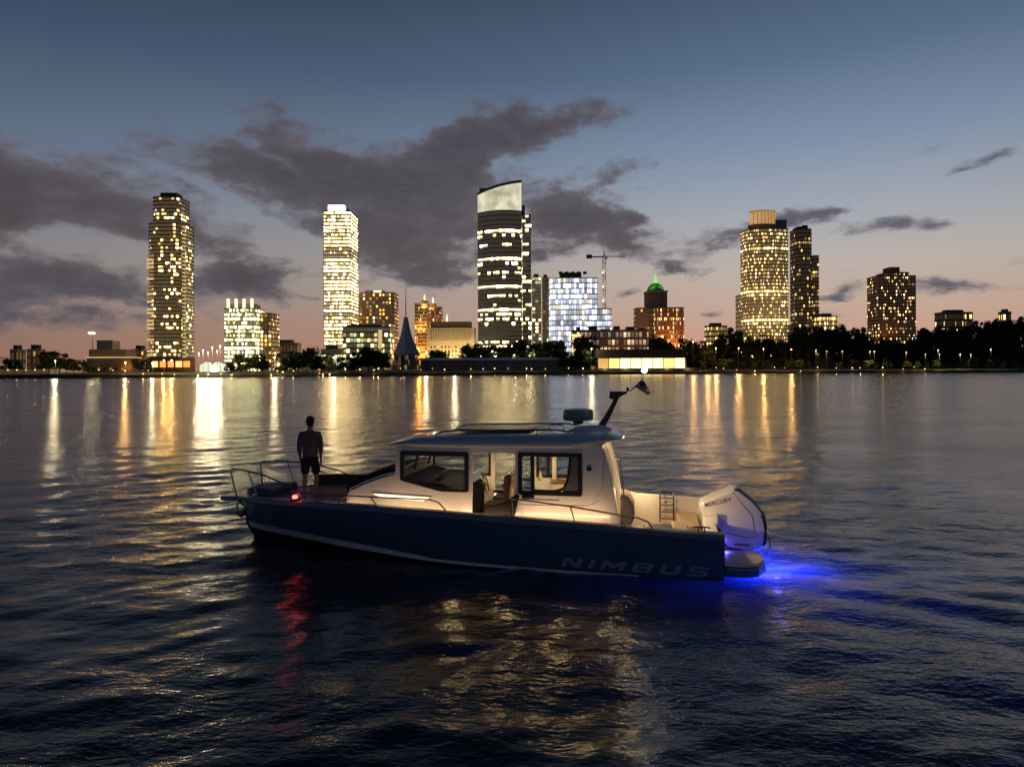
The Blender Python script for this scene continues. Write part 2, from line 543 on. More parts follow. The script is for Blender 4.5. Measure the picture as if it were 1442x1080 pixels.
def build_water():
    def axis(segs):
        out = [segs[0][0]]
        for (a, b, s0, s1) in segs:
            x = a
            n = max(2, int((b - a) / ((s0 + s1) / 2)))
            t = np.linspace(0, 1, n + 1)[1:]
            if abs(s1 - s0) < 1e-6:
                out += list(a + (b - a) * t)
            else:
                w = s0 + (s1 - s0) * np.linspace(0, 1, n)
                w = np.cumsum(w)
                out += list(a + (b - a) * w / w[-1])
        return np.array(out)
    xs = axis([(-5000, -200, 900, 20), (-200, -40, 20, 1.2), (-40, -14, 1.0, .14), (-14, 14, .09, .09), (14, 40, .14, 1.0), (40, 200, 1.2, 20), (200, 5000, 20, 900)])
    ys = axis([(-3000, -30, 800, 6), (-30, 2, 5, .3), (2, 9, .06, .06), (9, 24, .07, .09), (24, 70, .1, .5), (70, 250, .6, 10), (250, 6000, 12, 900)])
    X, Y = np.meshgrid(xs, ys, indexing='ij')
    Z = np.zeros_like(X)
    rng = np.random.default_rng(11)
    # sampling distance of the grid: waves shorter than four cells are left to the bump
    gx = np.gradient(xs)[:, None] * np.ones_like(X)
    gy = np.gradient(ys)[None, :] * np.ones_like(X)
    cell = np.maximum(gx, gy)
    for i in range(64):
        lam = float(np.exp(rng.uniform(math.log(.38), math.log(3.6))))
        th = rng.normal(math.radians(-62), 0.55)          # travelling towards the viewer, a little across
        kx, ky = 2 * PI / lam * math.cos(th), 2 * PI / lam * math.sin(th)
        amp = 0.0021 * lam ** 0.85
        ph = rng.uniform(0, 2 * PI)
        fade = sstep(0.33, 0.18, cell / lam) if False else 1 - sstep(0.12, 0.3, cell / lam)
        w = np.sin(kx * X + ky * Y + ph)
        Z += amp * fade * (w + 0.25 * np.cos(2 * (kx * X + ky * Y + ph)))
    # the wake that spreads from the stern to the lower right
    for i in range(9):
        lam = rng.uniform(0.7, 1.6)
        th = math.radians(rng.normal(58, 7))
        kx, ky = 2 * PI / lam * math.cos(th), 2 * PI / lam * math.sin(th)
        env = sstep(3.0, 7.5, X + 0.25 * (Y - 13)) * (1 - sstep(14, 26, X)) * sstep(3, 5, Y) * (1 - sstep(14.5, 18, Y))
        Z += 0.005 * lam * env * np.sin(kx * X + ky * Y + rng.uniform(0, 6.28)) * (1 - sstep(0.12, 0.3, cell / lam))
    nx, ny = len(xs), len(ys)
    co = np.stack([X, Y, Z], -1).reshape(-1, 3).astype(np.float32)
    idx = np.arange(nx * ny).reshape(nx, ny)
    q = np.stack([idx[:-1, :-1], idx[1:, :-1], idx[1:, 1:], idx[:-1, 1:]], -1).reshape(-1, 4).astype(np.int32)
    me = bpy.data.meshes.new("water")
    me.vertices.add(len(co))
    me.vertices.foreach_set('co', co.ravel())
    me.loops.add(q.size)
    me.loops.foreach_set('vertex_index', q.ravel())
    me.polygons.add(len(q))
    me.polygons.foreach_set('loop_start', np.arange(0, q.size, 4, dtype=np.int32))
    me.polygons.foreach_set('use_smooth', np.ones(len(q), dtype=bool))
    me.update()
    me.validate()
    m = bpy.data.materials.new("lake_water")
    m.use_nodes = True
    t = NT(m.node_tree)
    m.node_tree.nodes.clear()
    pos = t.n('ShaderNodeNewGeometry').outputs['Position']
    rot = t.n('ShaderNodeMapping', vector_type='POINT')
    t.L.new(pos, rot.inputs[0])
    rot.inputs['Rotation'].default_value = (0, 0, math.radians(14))
    rot.inputs['Scale'].default_value = (0.55, 1.0, 1.0)
    n1 = t.noise(rot.outputs[0], 0.9, 3.0, 0.5, dist=0.4)
    n2 = t.noise(rot.outputs[0], 4.8, 3.0, 0.55, dist=0.3)
    n3 = t.noise(rot.outputs[0], 0.16, 2.0, 0.5)
    n4 = t.noise(rot.outputs[0], 14.0, 2.0, 0.5)
    h = t.m('ADD', t.m('MULTIPLY', n1, 0.046), t.m('MULTIPLY', n2, 0.024))
    h = t.m('ADD', h, t.m('MULTIPLY', n4, 0.0095))
    n5 = t.noise(rot.outputs[0], 42.0, 2.0, 0.5)
    h = t.m('ADD', h, t.m('MULTIPLY', n5, 0.0006))
    h = t.m('MULTIPLY', h, t.m('MULTIPLY_ADD', t.smooth(n3, 0.3, 0.7), 1.0, 0.5))
    bp = t.n('ShaderNodeBump', ins={'Strength': 1.0, 'Distance': 1.0, 'Height': h})
    pb = t.n('ShaderNodeBsdfPrincipled', ins={'Base Color': (0.0022, 0.0038, 0.0045, 1), 'Roughness': 0.18, 'IOR': 1.42})
    t.L.new(bp.outputs[0], pb.inputs['Normal'])
    tl = t.n('ShaderNodeBsdfTranslucent', ins={'Color': (0.010, 0.022, 0.055, 1)})
    ad = t.n('ShaderNodeAddShader')
    t.L.new(pb.outputs[0], ad.inputs[0])
    t.L.new(tl.outputs[0], ad.inputs[1])
    o_ = t.n('ShaderNodeOutputMaterial')
    t.L.new(ad.outputs[0], o_.inputs[0])
    o = link("water", me, m)
    o['kind'] = 'structure'


build_water()

# ------------------------------------------------------------------ the city
M = {}
M['concrete'] = mat('pale_concrete', (0.26, 0.24, 0.21), 0.8, vary=0.15, vary_scale=0.2)
M['darkmetal'] = mat('dark_cladding', (0.06, 0.06, 0.058), 0.4, vary=0.2, vary_scale=0.3)
M['brown'] = mat('brown_concrete', (0.12, 0.085, 0.06), 0.8, vary=0.2, vary_scale=0.2)
M['brick'] = mat('red_brick', (0.16, 0.075, 0.045), 0.85, vary=0.25, vary_scale=0.25)
M['stone'] = mat('limestone', (0.34, 0.29, 0.21), 0.8, vary=0.15, vary_scale=0.25)
M['roofdark'] = mat('dark_roof', (0.02, 0.02, 0.022), 0.7, vary=0.2)
M['bluewhite'] = mat('white_steel', (0.5, 0.52, 0.55), 0.45, vary=0.1)
M['copper'] = mat('green_copper', (0.06, 0.2, 0.09), 0.6, vary=0.25, vary_scale=0.5)
M['pole'] = mat('painted_pole', (0.05, 0.05, 0.05), 0.5)
YEL, YELW, WHT, GRN, ORG = (1.0, 0.57, 0.13), (1.0, 0.69, 0.25), (1.0, 0.80, 0.42), (0.72, 0.86, 0.42), (1.0, 0.40, 0.08)
M['w_condo'] = window_mat('condo_glazing', 2.3, 0.10, (0.05, 0.045, 0.04), YEL, YELW, 7.5, dimglow=.014, vtop=1.8, vpow=1.6)
M['w_fin'] = window_mat('office_glazing', 1.7, 0.14, (0.1, 0.09, 0.07), YELW, GRN, 10, vtop=1.7, vpow=2.0)
M['w_grid'] = window_mat('tower_glazing', 2.3, 0.2, (0.16, 0.13, 0.09), YEL, WHT, 11, dimglow=0.06, vtop=1.8, vpow=2.0)
M['w_curtain'] = window_mat('curtain_wall', 3.4, 0.04, (0.02, 0.025, 0.03), YELW, WHT, 14, glass=(0.02, 0.028, 0.028), vtop=1.98, vpow=3.2, dimglow=.0018)
M['w_brown'] = window_mat('punched_brown_windows', 4, 0.45, (0.12, 0.085, 0.06), YEL, ORG, 2.2)
M['w_green'] = window_mat('green_office_glazing', 3.6, 0.12, (0.04, 0.04, 0.04), GRN, YELW, 2.4)
M['w_cold'] = window_mat('white_lit_glazing', 3.0, 0.14, (0.35, 0.37, 0.42), (0.62, 0.72, 1.0), (0.85, 0.9, 1.0), 2.4, dimglow=.16)
M['w_brick'] = window_mat('punched_brick_windows', 2.1, 0.5, (0.16, 0.075, 0.045), YELW, YEL, 2.8, dimglow=.012)
M['w_stone'] = window_mat('punched_stone_windows', 2.6, 0.55, (0.34, 0.28, 0.18), YEL, YELW, 1.8)
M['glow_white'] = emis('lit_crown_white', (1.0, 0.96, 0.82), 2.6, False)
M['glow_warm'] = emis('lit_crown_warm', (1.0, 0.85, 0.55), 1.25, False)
M['slab'] = mat('condo_slab', (.16, .15, .135), .7, vary=.2, vary_scale=.3)
M['glow_path'] = emis('path_bulb', (1, .66, .28), 3.0, False)
M['w_shop'] = window_mat('shop_front', 2.6, .14, (.1, .09, .07), YELW, GRN, 1.8, dimglow=.1)
M['glow_gold'] = emis('lit_crown_gold', (1.0, 0.62, 0.14), 0.75, False)
M['glow_lamp_w'] = emis('lamp_white', (1.0, 0.88, 0.62), 2.6, False)
M['glow_lamp_o'] = emis('lamp_sodium', (1.0, 0.46, 0.13), 2.6, False)
M['glow_strip'] = emis('lit_strip_warm', (1.0, 0.6, 0.2), 1.6, False)
M['glow_green'] = emis('lit_green', (0.35, 1.0, 0.18), 0.9, False)
M['glow_red'] = emis('lit_red_orange', (1.0, 0.25, 0.05), 2.0, False)

LIT = random.Random(21)


def ring_mesh(name, pts, h):
    """vertical wall following a closed outline; UV u in metres along it, v 0..1"""
    bm = bmesh.new()
    uvl = bm.loops.layers.uv.new('UVMap')
    n = len(pts)
    s = [0.0]
    for i in range(n):
        a, b = pts[i], pts[(i + 1) % n]
        s.append(s[-1] + math.hypot(b[0] - a[0], b[1] - a[1]))
    for i in range(n):
        a, b = pts[i], pts[(i + 1) % n]
        vs = [bm.verts.new((a[0], a[1], 0)), bm.verts.new((b[0], b[1], 0)), bm.verts.new((b[0], b[1], h)), bm.verts.new((a[0], a[1], h))]
        f = bm.faces.new(vs)
        for lp, uv in zip(f.loops, ((s[i], 0), (s[i + 1], 0), (s[i + 1], 1), (s[i], 1))):
            lp[uvl].uv = uv
    bmesh.ops.remove_doubles(bm, verts=bm.verts, dist=1e-4)
    me = bpy.data.meshes.new(name)
    bm.to_mesh(me)
    bm.free()
    return me


def grow(pts, d):
    cx = sum(p[0] for p in pts) / len(pts)
    cy = sum(p[1] for p in pts) / len(pts)
    wxx = max(p[0] for p in pts) - min(p[0] for p in pts)
    wyy = max(p[1] for p in pts) - min(p[1] for p in pts)
    return [(cx + (p[0] - cx) * (1 + 2 * d / wxx), cy + (p[1] - cy) * (1 + 2 * d / wyy)) for p in pts]


def rect(x0, x1, y0, y1):
    return [(x0, y0), (x1, y0), (x1, y1), (x0, y1)]


def storeys(root, outline, z0, n, fh, gm, sm, lit, slab=0.28, out=0.25, gname='window_band', sname='floor_slab', inset=0.0):
    """n storeys: a glazing ring and a projecting floor slab for each, copies of one mesh"""
    gme = ring_mesh(gname, outline, fh * (1 - slab))
    gme.materials.append(gm)
    b = MB().prism(grow(outline, out), 0, fh * slab)
    s0 = b.build(sname, sm, root)
    s0.location = (0, 0, z0)
    for i in range(n):
        g = link(gname, gme, None, root)
        g.location = (0, 0, z0 + i * fh + fh * slab)
        share, bright = lit(i)
        g.color = (share, bright, LIT.random(), 1)
        s = s0.copy()
        COL.objects.link(s)
        s.parent = root
        s.location = (0, 0, z0 + (i + 1) * fh)
    return z0 + n * fh


def site(px0, px1, Y, base=None, yf=0.0, yb=0.0):
    # the silhouette of a block is set by its front corner on the outer side and its back corner on the inner side
    mid = (px0 + px1) / 2 < 721
    x0 = wx(px0, Y + (yf if mid else yb), 460)
    x1 = wx(px1, Y + (yb if mid else yf), 460)
    zb = groundZ((x0 + x1) / 2, Y) - 0.5 if base is None else base
    return x0, x1, zb


def local_building(name, label, cat, px0, px1, Y, group=None, yf=0.0, yb=0.0):
    x0, x1, zb = site(px0, px1, Y, None, yf, yb)
    r = thing(name, label, cat, ((x0 + x1) / 2, Y, zb), 0, group)
    return r, (x1 - x0) / 2, zb


# 1 tall condominium tower at the left, balconies all the way up
def condo_tower():
    Y = 640
    r, hw, zb = local_building('condominium_tower', 'tall dark balconied residential tower, the leftmost skyscraper, with scattered lit flats', 'tower', 210, 274, Y, yf=-9, yb=9)
    H1 = wz(240, 318, Y) - zb
    H2 = wz(240, 280, Y) - zb
    d = 15

    def plan(w, dd, k=1.0):
        p = []
        for a in range(0, 360, 15):
            c, s = math.cos(a * D2R), math.sin(a * D2R)
            e = 0.42
            p.append((w * math.copysign(abs(c) ** e, c), dd * math.copysign(abs(s) ** e, s)))
        return p
    fh = 3.5
    n0 = 4
    b = MB().prism(plan(hw * 1.02, d * 1.02), 0, n0 * fh)
    b.build('podium', M['brick'], r)
    for k in range(5):
        b = MB().box((-hw + 6 + k * 7.2, -d * 1.02 - 0.25, 5.0), (-hw + 11.2 + k * 7.2, -d * 1.02 + 1.2, 10.5))
        b.build('lobby_window', M['glow_red'] if k in (1, 2, 4) else M['glow_strip'], r)
    n1 = int((H1 - n0 * fh) / fh)
    storeys(r, plan(hw * 0.93, d * 0.93), n0 * fh, n1, fh, M['w_condo'], M['slab'], lambda i: (LIT.choice((.1, .15, .22, .3)), 1.0), 0.3, 1.2, sname='balcony')
    z = n0 * fh + n1 * fh
    n2 = int((H2 - z) / fh)
    storeys(r, plan(hw * 0.74, d * 0.8), z, n2, fh, M['w_condo'], M['slab'], lambda i: (LIT.choice((.05, .2, .3)), .8), 0.3, 1.0, sname='balcony')
    b = MB().box((-hw * .45, -6, H2 - 1), (hw * .45, 6, H2 + 4))
    b.build('roof_plant', M['roofdark'], r)
    # lit glazed corner stack on the left, pale lit edge on the right
    for i in range(n1 - 8):
        if LIT.random() < 0.8:
            b = MB().box((-hw * 0.96, -d * .86, n0 * fh + i * fh + 1.15), (-hw * 0.60, -d * .94, n0 * fh + i * fh + 3.3))
            b.build('corner_window', M['glow_corner'] if LIT.random() < .6 else M['glow_corner_dim'], r)
    b = MB()
    b.box((hw * .93, -d * .86, n0 * fh), (hw * 1.03, -d * .60, H1 - 3))
    o = b.build('lit_edge', M['glow_edge'], r)


def stripes_mat(name, col, strength, period, duty):
    m = bpy.data.materials.new(name)
    m.use_nodes = True
    m.cycles.emission_sampling = 'NONE'
    t = NT(m.node_tree)
    b = m.node_tree.nodes['Principled BSDF']
    z = t.n('ShaderNodeSeparateXYZ', ins={0: t.n('ShaderNodeTexCoord').outputs['Object']}).outputs[2]
    on = t.m('LESS_THAN', t.m('FRACT', t.m('DIVIDE', z, period)), duty)
    b.inputs['Emission Color'].default_value = (*col, 1)
    t.L.new(t.m('MULTIPLY', on, strength), b.inputs['Emission Strength'])
    b.inputs['Base Color'].default_value = (0.1, 0.09, 0.07, 1)
    return m


M['glow_edge'] = stripes_mat('lit_balcony_edge', (1.0, 0.68, 0.3), 0.55, 3.5, 0.5)
M['glow_corner'] = emis('lit_corner_flat', (1.0, 0.66, 0.26), 0.7, False)
M['glow_corner_dim'] = emis('dim_corner_flat', (1.0, 0.55, 0.2), 0.3, False)
condo_tower()


# 2 mid-rise office with lit fins on its roof
def fin_office():
    Y = 680
    r, hw, zb = local_building('office_block', 'mid-rise glass office block with four bright fins standing on its roof', 'office building', 316, 366, Y, yf=-14, yb=-2)
    H = wz(340, 432, Y) - zb
    fh = 4.1
    n = int(H / fh)
    pat = lambda i: ((.9, 1.15) if (i % 5 in (0, 2) or i < 3) else (LIT.choice((.3, .5, .65)), .8))
    z = storeys(r, rect(-hw, hw, -14, 14), 0, n, fh, M['w_fin'], M['concrete'], pat, 0.28, 0.2)
    storeys(r, rect(hw + .6, hw + 12, -4, 20), 0, n - 1, fh, M['w_brown'], M['brown'], lambda i: (LIT.uniform(.25, .6), 1.2), 0.34, 0.2)
    for k in range(4):
        x = -hw + 2 + k * (2 * hw - 7) / 3
        MB().box((x, -13.6, z + fh * .28), (x + 2.2, -11, z + 10.5)).build('roof_fin', M['glow_warm'], r)
    MB().box((-hw + 2, -9, z + fh * .28), (hw - 3, 8, z + 6)).build('roof_plant', M['concrete'], r)


fin_office()


# 3 tall white grid tower, crown lit
def grid_tower():
    Y = 830
    r, hw, zb = local_building('skyscraper', 'tall slab skyscraper with nearly every floor lit yellow and a bright white crown', 'skyscraper', 456.5, 504.5, Y, yf=-20, yb=20)
    H = wz(480, 302, Y) - zb
    n = 44
    fh = (H - 2) / n
    dark = (8, 9, 26, 27, 28, 40, 41)
    pat = lambda i: (.12, .7) if i in (15, 31, 32, 33) else ((.97, 1.25) if i % 4 in (0, 3) or i in (22, 23, 30) else (LIT.uniform(.45, .85), .95))
    z = storeys(r, rect(-hw, hw, -20, 20), 0, n, fh, M['w_grid'], M['concrete'], pat, 0.38, 0.3)
    MB().box((-hw + 5, -19.9, z + fh * .3), (hw - 7, -14, z + 8.5)).build('lit_crown', M['glow_white'], r)
    MB().box((-hw + 4, -13.8, z + fh * .3), (hw - 6, 16, z + 7.5)).build('roof_plant', M['concrete'], r)
    for x in (-hw - .35, hw + .05):
        MB().box((x, -20.6, 0), (x + .3, -19.8, H)).build('corner_pier', M['concrete'], r)
    MB().box((hw + .6, -18, H - 22), (hw + 1.2, -17.2, H - 6)).build('roof_sign', M['glow_warm'], r)


grid_tower()


# 4 brown concrete slab
def brown_slab():
    Y = 860
    r, hw, zb = local_building('office_slab', 'brown concrete office slab with small scattered windows beside the brightest yellow tower', 'office building', 506, 561, Y, yf=-16, yb=16)
    H = wz(530, 416, Y) - zb
    n = 20
    fh = H / n
    z = storeys(r, rect(-hw, hw, -16, 16), 0, n, fh, M['w_brown'], M['brown'], lambda i: (LIT.uniform(.3, .7), .8), 0.42, 0.3)
    MB().box((-4, -16.6, z + 1.6), (6, -15, z + 4.2)).build('roof_sign', M['glow_warm'], r)
    MB().box((-hw + 5, -9, z + 1.6), (hw - 14, 10, z + 5)).build('roof_plant', M['brown'], r)


brown_slab()


# 5 low green-lit office
def low_office():
    Y = 720
    r, hw, zb = local_building('low_office', 'low dark roofed office with rows of greenish lit windows left of the blue spire', 'office building', 487, 552, Y)
    H = wz(520, 463, Y) - zb
    n = 8
    fh = H / n
    z = storeys(r, rect(-hw, hw, -13, 13), 0, n, fh, M['w_green'], M['darkmetal'], lambda i: (.0, 1) if i == 7 else (LIT.uniform(.4, .8), 1.0), 0.34, 0.3)
    MB().box((-hw + 3, -8, z + 1), (hw - 12, 8, z + 4)).build('roof_plant', M['roofdark'], r)
    MB().box((hw - 12, -13.6, 0), (hw - 8, -13.2, H - 2)).build('stair_window', M['glow_corner'], r)


low_office()


# 6 art museum hall with sail and mast
def museum():
    Y = 655
    x0, x1, zb = site(553, 590, Y)
    cx = (x0 + x1) / 2
    r = thing('sail_pavilion', 'dark blue pointed sail roof with tall thin mast over a rounded glass hall', 'museum', (cx, Y, zb))
    k = Y / FPX

    def Zl(py):
        return wz(570, py, Y) - zb
    zt, zbot, zm = Zl(447), Zl(499), Zl(405)
    sail = mat('blue_sail_steel', (0.09, 0.15, 0.27), 0.45, vary=0.15, vary_scale=0.3)
    prof = [(0.0, 1.04), (0.12, .85), (0.3, .62), (0.5, .43), (0.75, .27), (1.0, .15)]
    for s in (-1, 1):
        b = MB()
        rings = []
        for (t, w) in prof:
            z = zbot + (zt - zbot) * t
            ww = w * 18.5 * k
            rings.append([(s * .12, -1.5 - 2 * w, z), (s * ww, -.5 + 4 * w, z), (s * ww, .5 + 4 * w, z), (s * .12, .4, z)])
        b.loft(rings, closed=True).build('sail_wing', sail, r)
    MB().tube([(0, 0, zt - 14), (0, .6, zm)], [.85, .2], 8).build('mast', sail, r)
    hall = window_mat('hall_glass', 2.0, 0.2, (0.012, 0.014, 0.016), GRN, YELW, .12, glass=(.01, .014, .014), dimglow=0.0)
    nseg = 20
    pts = [(math.cos(a * 2 * PI / nseg) * 21 * k, math.sin(a * 2 * PI / nseg) * 10) for a in range(nseg)]
    for j in range(3):
        g = link('hall_glazing', ring_mesh('hall_glazing', grow(pts, -j * 1.4), (zbot - 2) / 3), hall, r)
        g.location = (0, 0, 1 + j * (zbot - 2) / 3)
        g.color = (.22, 1, .3 + .2 * j, 1)
    MB().prism(grow(pts, .8), zbot - .9, zbot - .1).build('roof_slab', M['darkmetal'], r)
    lamp('entrance_light', (0, -12, 4), WARMW, 300, r, 0.4)
    # long low gallery wing
    Y2 = 672
    a0, a1, zb2 = site(592, 832, Y2)
    w = thing('gallery_wing', 'long low gallery with a pale blue flat roof running along the shore lawn', 'museum', ((a0 + a1) / 2, Y2, zb2))
    H = wz(700, 504, Y2) - zb2
    hw = (a1 - a0) / 2
    MB().box((-hw, 0, 0), (hw, 26, H - 2.2)).build('wall', M['darkmetal'], w)
    MB().box((-hw - 1, -2.5, H - 2.2), (hw + 1, 27, H)).build('roof', mat('blue_grey_roof', (.5, .55, .66), .5, vary=.15), w)
    for q in range(11):
        x = -hw + 9 + q * (2 * hw - 24) / 10
        MB().box((x, -.25, .8), (x + 8, .1, H - 3.2)).build('window', M['dimglass'], w)
    # pale shed to the left of the hall
    s0, s1, zb3 = site(500, 548, 676)
    h = thing('terrace_house', 'low pale terrace building with two lit windows just left of the glass hall', 'building', ((s0 + s1) / 2, 676, zb3))
    H = wz(520, 505, 676) - zb3
    hw = (s1 - s0) / 2
    MB().box((-hw, 0, 0), (hw, 14, H - 1)).build('wall', M['stone'], h)
    MB().box((-hw - 1, -1, H - 1), (hw + 1, 15, H)).build('roof', M['roofdark'], h)
    for x in (2, 11):
        MB().box((x, -.2, 1.2), (x + 5, .3, H - 2.2)).build('window', M['glow_corner_dim'], h)


M['dimglass'] = mat('dark_glass', (0.015, 0.018, 0.022), 0.15)
museum()


# 7 orange lit stepped tower with torch lights
def torch_tower():
    Y = 880
    r, hw, zb = local_building('stepped_tower', 'stepped brick tower floodlit orange with white torch lights on its roof', 'tower', 586, 622, Y)
    H = wz(600, 430, Y) - zb
    n = 18
    fh = H / n
    storeys(r, rect(-hw, -1, -12, 12), 0, n, fh, M['w_brick'], M['stone'], lambda i: (LIT.uniform(.2, .5), .8), .4, .3)
    storeys(r, rect(-.3, hw, -10, 12), 0, n - 1, fh, M['w_brick'], M['brick'], lambda i: (LIT.uniform(.2, .5), .6), .4, .3)
    for (x, zz) in ((-hw * .3, H + 1.6), (hw * .35, H - 2)):
        MB().box((x - 3.5, -6, zz), (x + 3.5, 6, zz + 4)).build('roof_house', M['stone'], r)
        MB().lathe([(.9, 0), (1.3, 1.5), (1.0, 6), (.3, 8)], (x, -4, zz + 4), 8).build('torch', M['glow_warm'], r)
    for x in (-hw * .6, hw * .5):
        lamp('tower_floodlight', (x, -24, 18), (1, .36, .04), 40000, r, 1.0)
        lamp('floodlight', (x, -20, 52), (1, .5, .08), 14000, r, 1.0)
        lamp('floodlight', (x * .5, -15, H - 4), (1, .55, .1), 3500, r, .6)


torch_tower()


# 8 classical stone block
def stone_block():
    Y = 760
    r, hw, zb = local_building('classical_building', 'pale stone classical block lit yellow with a colonnade and flat cornice', 'building', 601, 668, Y)
    H = wz(630, 464, Y) - zb
    MB().box((-hw, 0, 0), (hw, 30, H)).build('wall', M['stone'], r)
    MB().box((-hw - .8, -.9, H), (hw + .8, 31, H + 1.6)).build('cornice', M['stone'], r)
    MB().box((-hw + 4, 3, H + 1.6), (hw - 4, 26, H + 9)).build('attic', M['brown'], r)
    n = 16
    for k in range(n):
        x = -hw + 6 + k * (2 * hw - 12) / (n - 1)
        MB().lathe([(.75, 0), (.6, 10.5), (.9, 11.0)], (x, -.8, H - 12.5), 8).build('column', M['stone'], r)
    W = window_mat('stone_window', 100, 0.0, (.3, .25, .2), YEL, YELW, .8)
    me = ring_mesh('window', [(-.8, 0), (.8, 0), (.8, .2), (-.8, .2)], 2.6)
    me.materials.append(W)
    for row in range(5):
        for k in range(12):
            g = link('window', me, None, r)
            g.location = (-hw + 5 + k * (2 * hw - 10) / 11, -.18, 4 + row * 4.6)
            g.color = (.5, 1, LIT.random(), 1)
    for k in range(5):
        lamp('floodlight', (-hw + 6 + k * (2 * hw - 12) / 4, -14, 3.5), (1, .62, .18), 26000, r, .8)
    MB().lathe([(.9, 0), (1.3, 1.5), (.6, 7), (.2, 9)], (-hw + 22, 6, H + 9), 8).build('roof_light', M['glow_warm'], r)


stone_block()


# 9 big curved glass tower with slanted crown
def glass_tower():
    Y = 740
    x0, x1, zb = site(673, 735, Y)
    cx = (x0 + x1) / 2
    r = thing('glass_tower', 'dark curved glass tower with lit floor lines and bright slanted crown near the centre', 'skyscraper', (cx, Y, zb))
    hw = (x1 - x0) / 2
    H = wz(700, 300, Y) - zb
    n = 34
    fh = H / n
    # rounded front: convex outline towards the viewer
    pts = []
    for i in range(13):
        t = -1 + 2 * i / 12
        pts.append((hw * t, -9 * (1 - t * t) - 4 * t))
    pts += [(hw, 26), (-hw, 30)]
    lit_rows = {29: .9, 28: .5, 26: .6, 23: 1.0, 22: .25, 20: .5, 17: 1.0, 15: .5, 12: .95, 11: .55, 10: .6, 5: .7, 4: .8, 3: .9, 2: 1.0, 1: 1.0, 0: 1.0}
    z = storeys(r, pts, 0, n, fh, M['w_curtain'], M['darkmetal'], lambda i: (lit_rows.get(i, LIT.uniform(.0, .1)), 1.4 if i > 4 else 1.7), .22, .12)
    zl, zr = wz(673, 293, Y) - zb, wz(727, 281, Y) - zb
    tl, tr = wz(673, 274, Y) - zb, wz(727, 259, Y) - zb
    # lit crown wall, slanted top with a dark brim
    zc = z + fh * .22
    rings = []
    brim = []
    for i in range(13):
        t = -1 + 2 * i / 12
        y = -9 * (1 - t * t) - 4 * t
        top = tl + (tr - tl) * (t + 1) / 2
        rings.append([(hw * t, y, zc), (hw * t, y, top), (hw * t, y + 1.2, top), (hw * t, y + 1.2, zc)])
        brim.append([(hw * t * 1.02, y - .8, top + .1), (hw * t * 1.02, y - .8, top + 2.8), (hw * t * 1.02, y + 3, top + 2.8), (hw * t * 1.02, y + 3, top + .1)])
    MB().loft(rings, closed=True).build('lit_crown', M['crownlit'], r)
    MB().loft(brim, closed=True).build('crown_brim', M['darkmetal'], r)
    MB().prism([(-hw + 2, 6), (hw - .5, 2), (hw - .5, 24), (-hw + 2, 26)], zc, tr - 3).build('roof_plant', M['darkmetal'], r)
    # lower right-hand wing
    w0, w1 = wx(737, Y, 400) - cx, wx(748, Y, 400) - cx
    Hw = wz(742, 303, Y) - zb
    nw = 33
    storeys(r, rect(w0 - 1, w1, 2, 30), 0, nw, Hw / nw, M['w_curtain'], M['darkmetal'], lambda i: (.5 if LIT.random() < .55 else .1, 1.5), .25, .1, gname='wing_window_band', sname='wing_floor_slab')
    MB().box((hw + .05, -6, zc), (w0 + 2, 20, zr - 8)).build('shoulder', M['darkmetal'], r)
    # bright podium
    MB().box((-hw - 2, -15, 0), (w1 + 3, -8, 11)).build('podium', M['glow_podium'], r)
    MB().box((-hw - 3, -16, 11), (w1 + 4, -8, 12.4)).build('canopy', M['darkmetal'], r)


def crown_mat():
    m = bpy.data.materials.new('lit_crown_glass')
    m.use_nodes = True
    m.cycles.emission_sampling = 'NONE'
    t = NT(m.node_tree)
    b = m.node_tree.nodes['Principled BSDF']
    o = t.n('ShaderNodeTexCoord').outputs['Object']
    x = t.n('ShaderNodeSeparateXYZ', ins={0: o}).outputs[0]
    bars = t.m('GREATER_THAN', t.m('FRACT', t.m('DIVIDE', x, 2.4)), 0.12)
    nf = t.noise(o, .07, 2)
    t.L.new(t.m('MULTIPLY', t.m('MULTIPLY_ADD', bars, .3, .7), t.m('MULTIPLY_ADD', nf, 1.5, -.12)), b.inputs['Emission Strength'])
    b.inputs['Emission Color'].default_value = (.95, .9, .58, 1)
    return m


M['crownlit'] = crown_mat()
M['glow_podium'] = emis('lit_lobby', (1.0, .80, .38), 4, False)
glass_tower()


def simple_tower(name, label, cat, px0, px1, ptop, Y, depth, n, gm, sm, lit, slab=.3, out=.25, plant=True):
    r, hw, zb = local_building(name, label, cat, px0, px1, Y, yf=0, yb=depth)
    H = wz((px0 + px1) / 2, ptop, Y) - zb
    z = storeys(r, rect(-hw, hw, 0, depth), 0, n, H / n, gm, sm, lit, slab, out)
    if plant:
        MB().box((-hw * .6, depth * .2, z + H / n * slab), (hw * .5, depth * .8, z + H / n * slab + 3.5)).build('roof_plant', M['roofdark'], r)
    return r, hw, H, zb


simple_tower('narrow_tower', 'narrow dark tower with a few greenish windows just right of the curved glass tower', 'tower', 749, 762, 391, 800, 18, 24, M['w_green'], M['darkmetal'], lambda i: (.9 if i == 23 else LIT.uniform(.1, .4), .9))
simple_tower('slender_block', 'slender dark block squeezed between the narrow tower and the blue-white lit one', 'tower', 763.5, 773, 392, 830, 16, 22, M['w_brown'], M['brown'], lambda i: (LIT.uniform(.05, .25), .8))


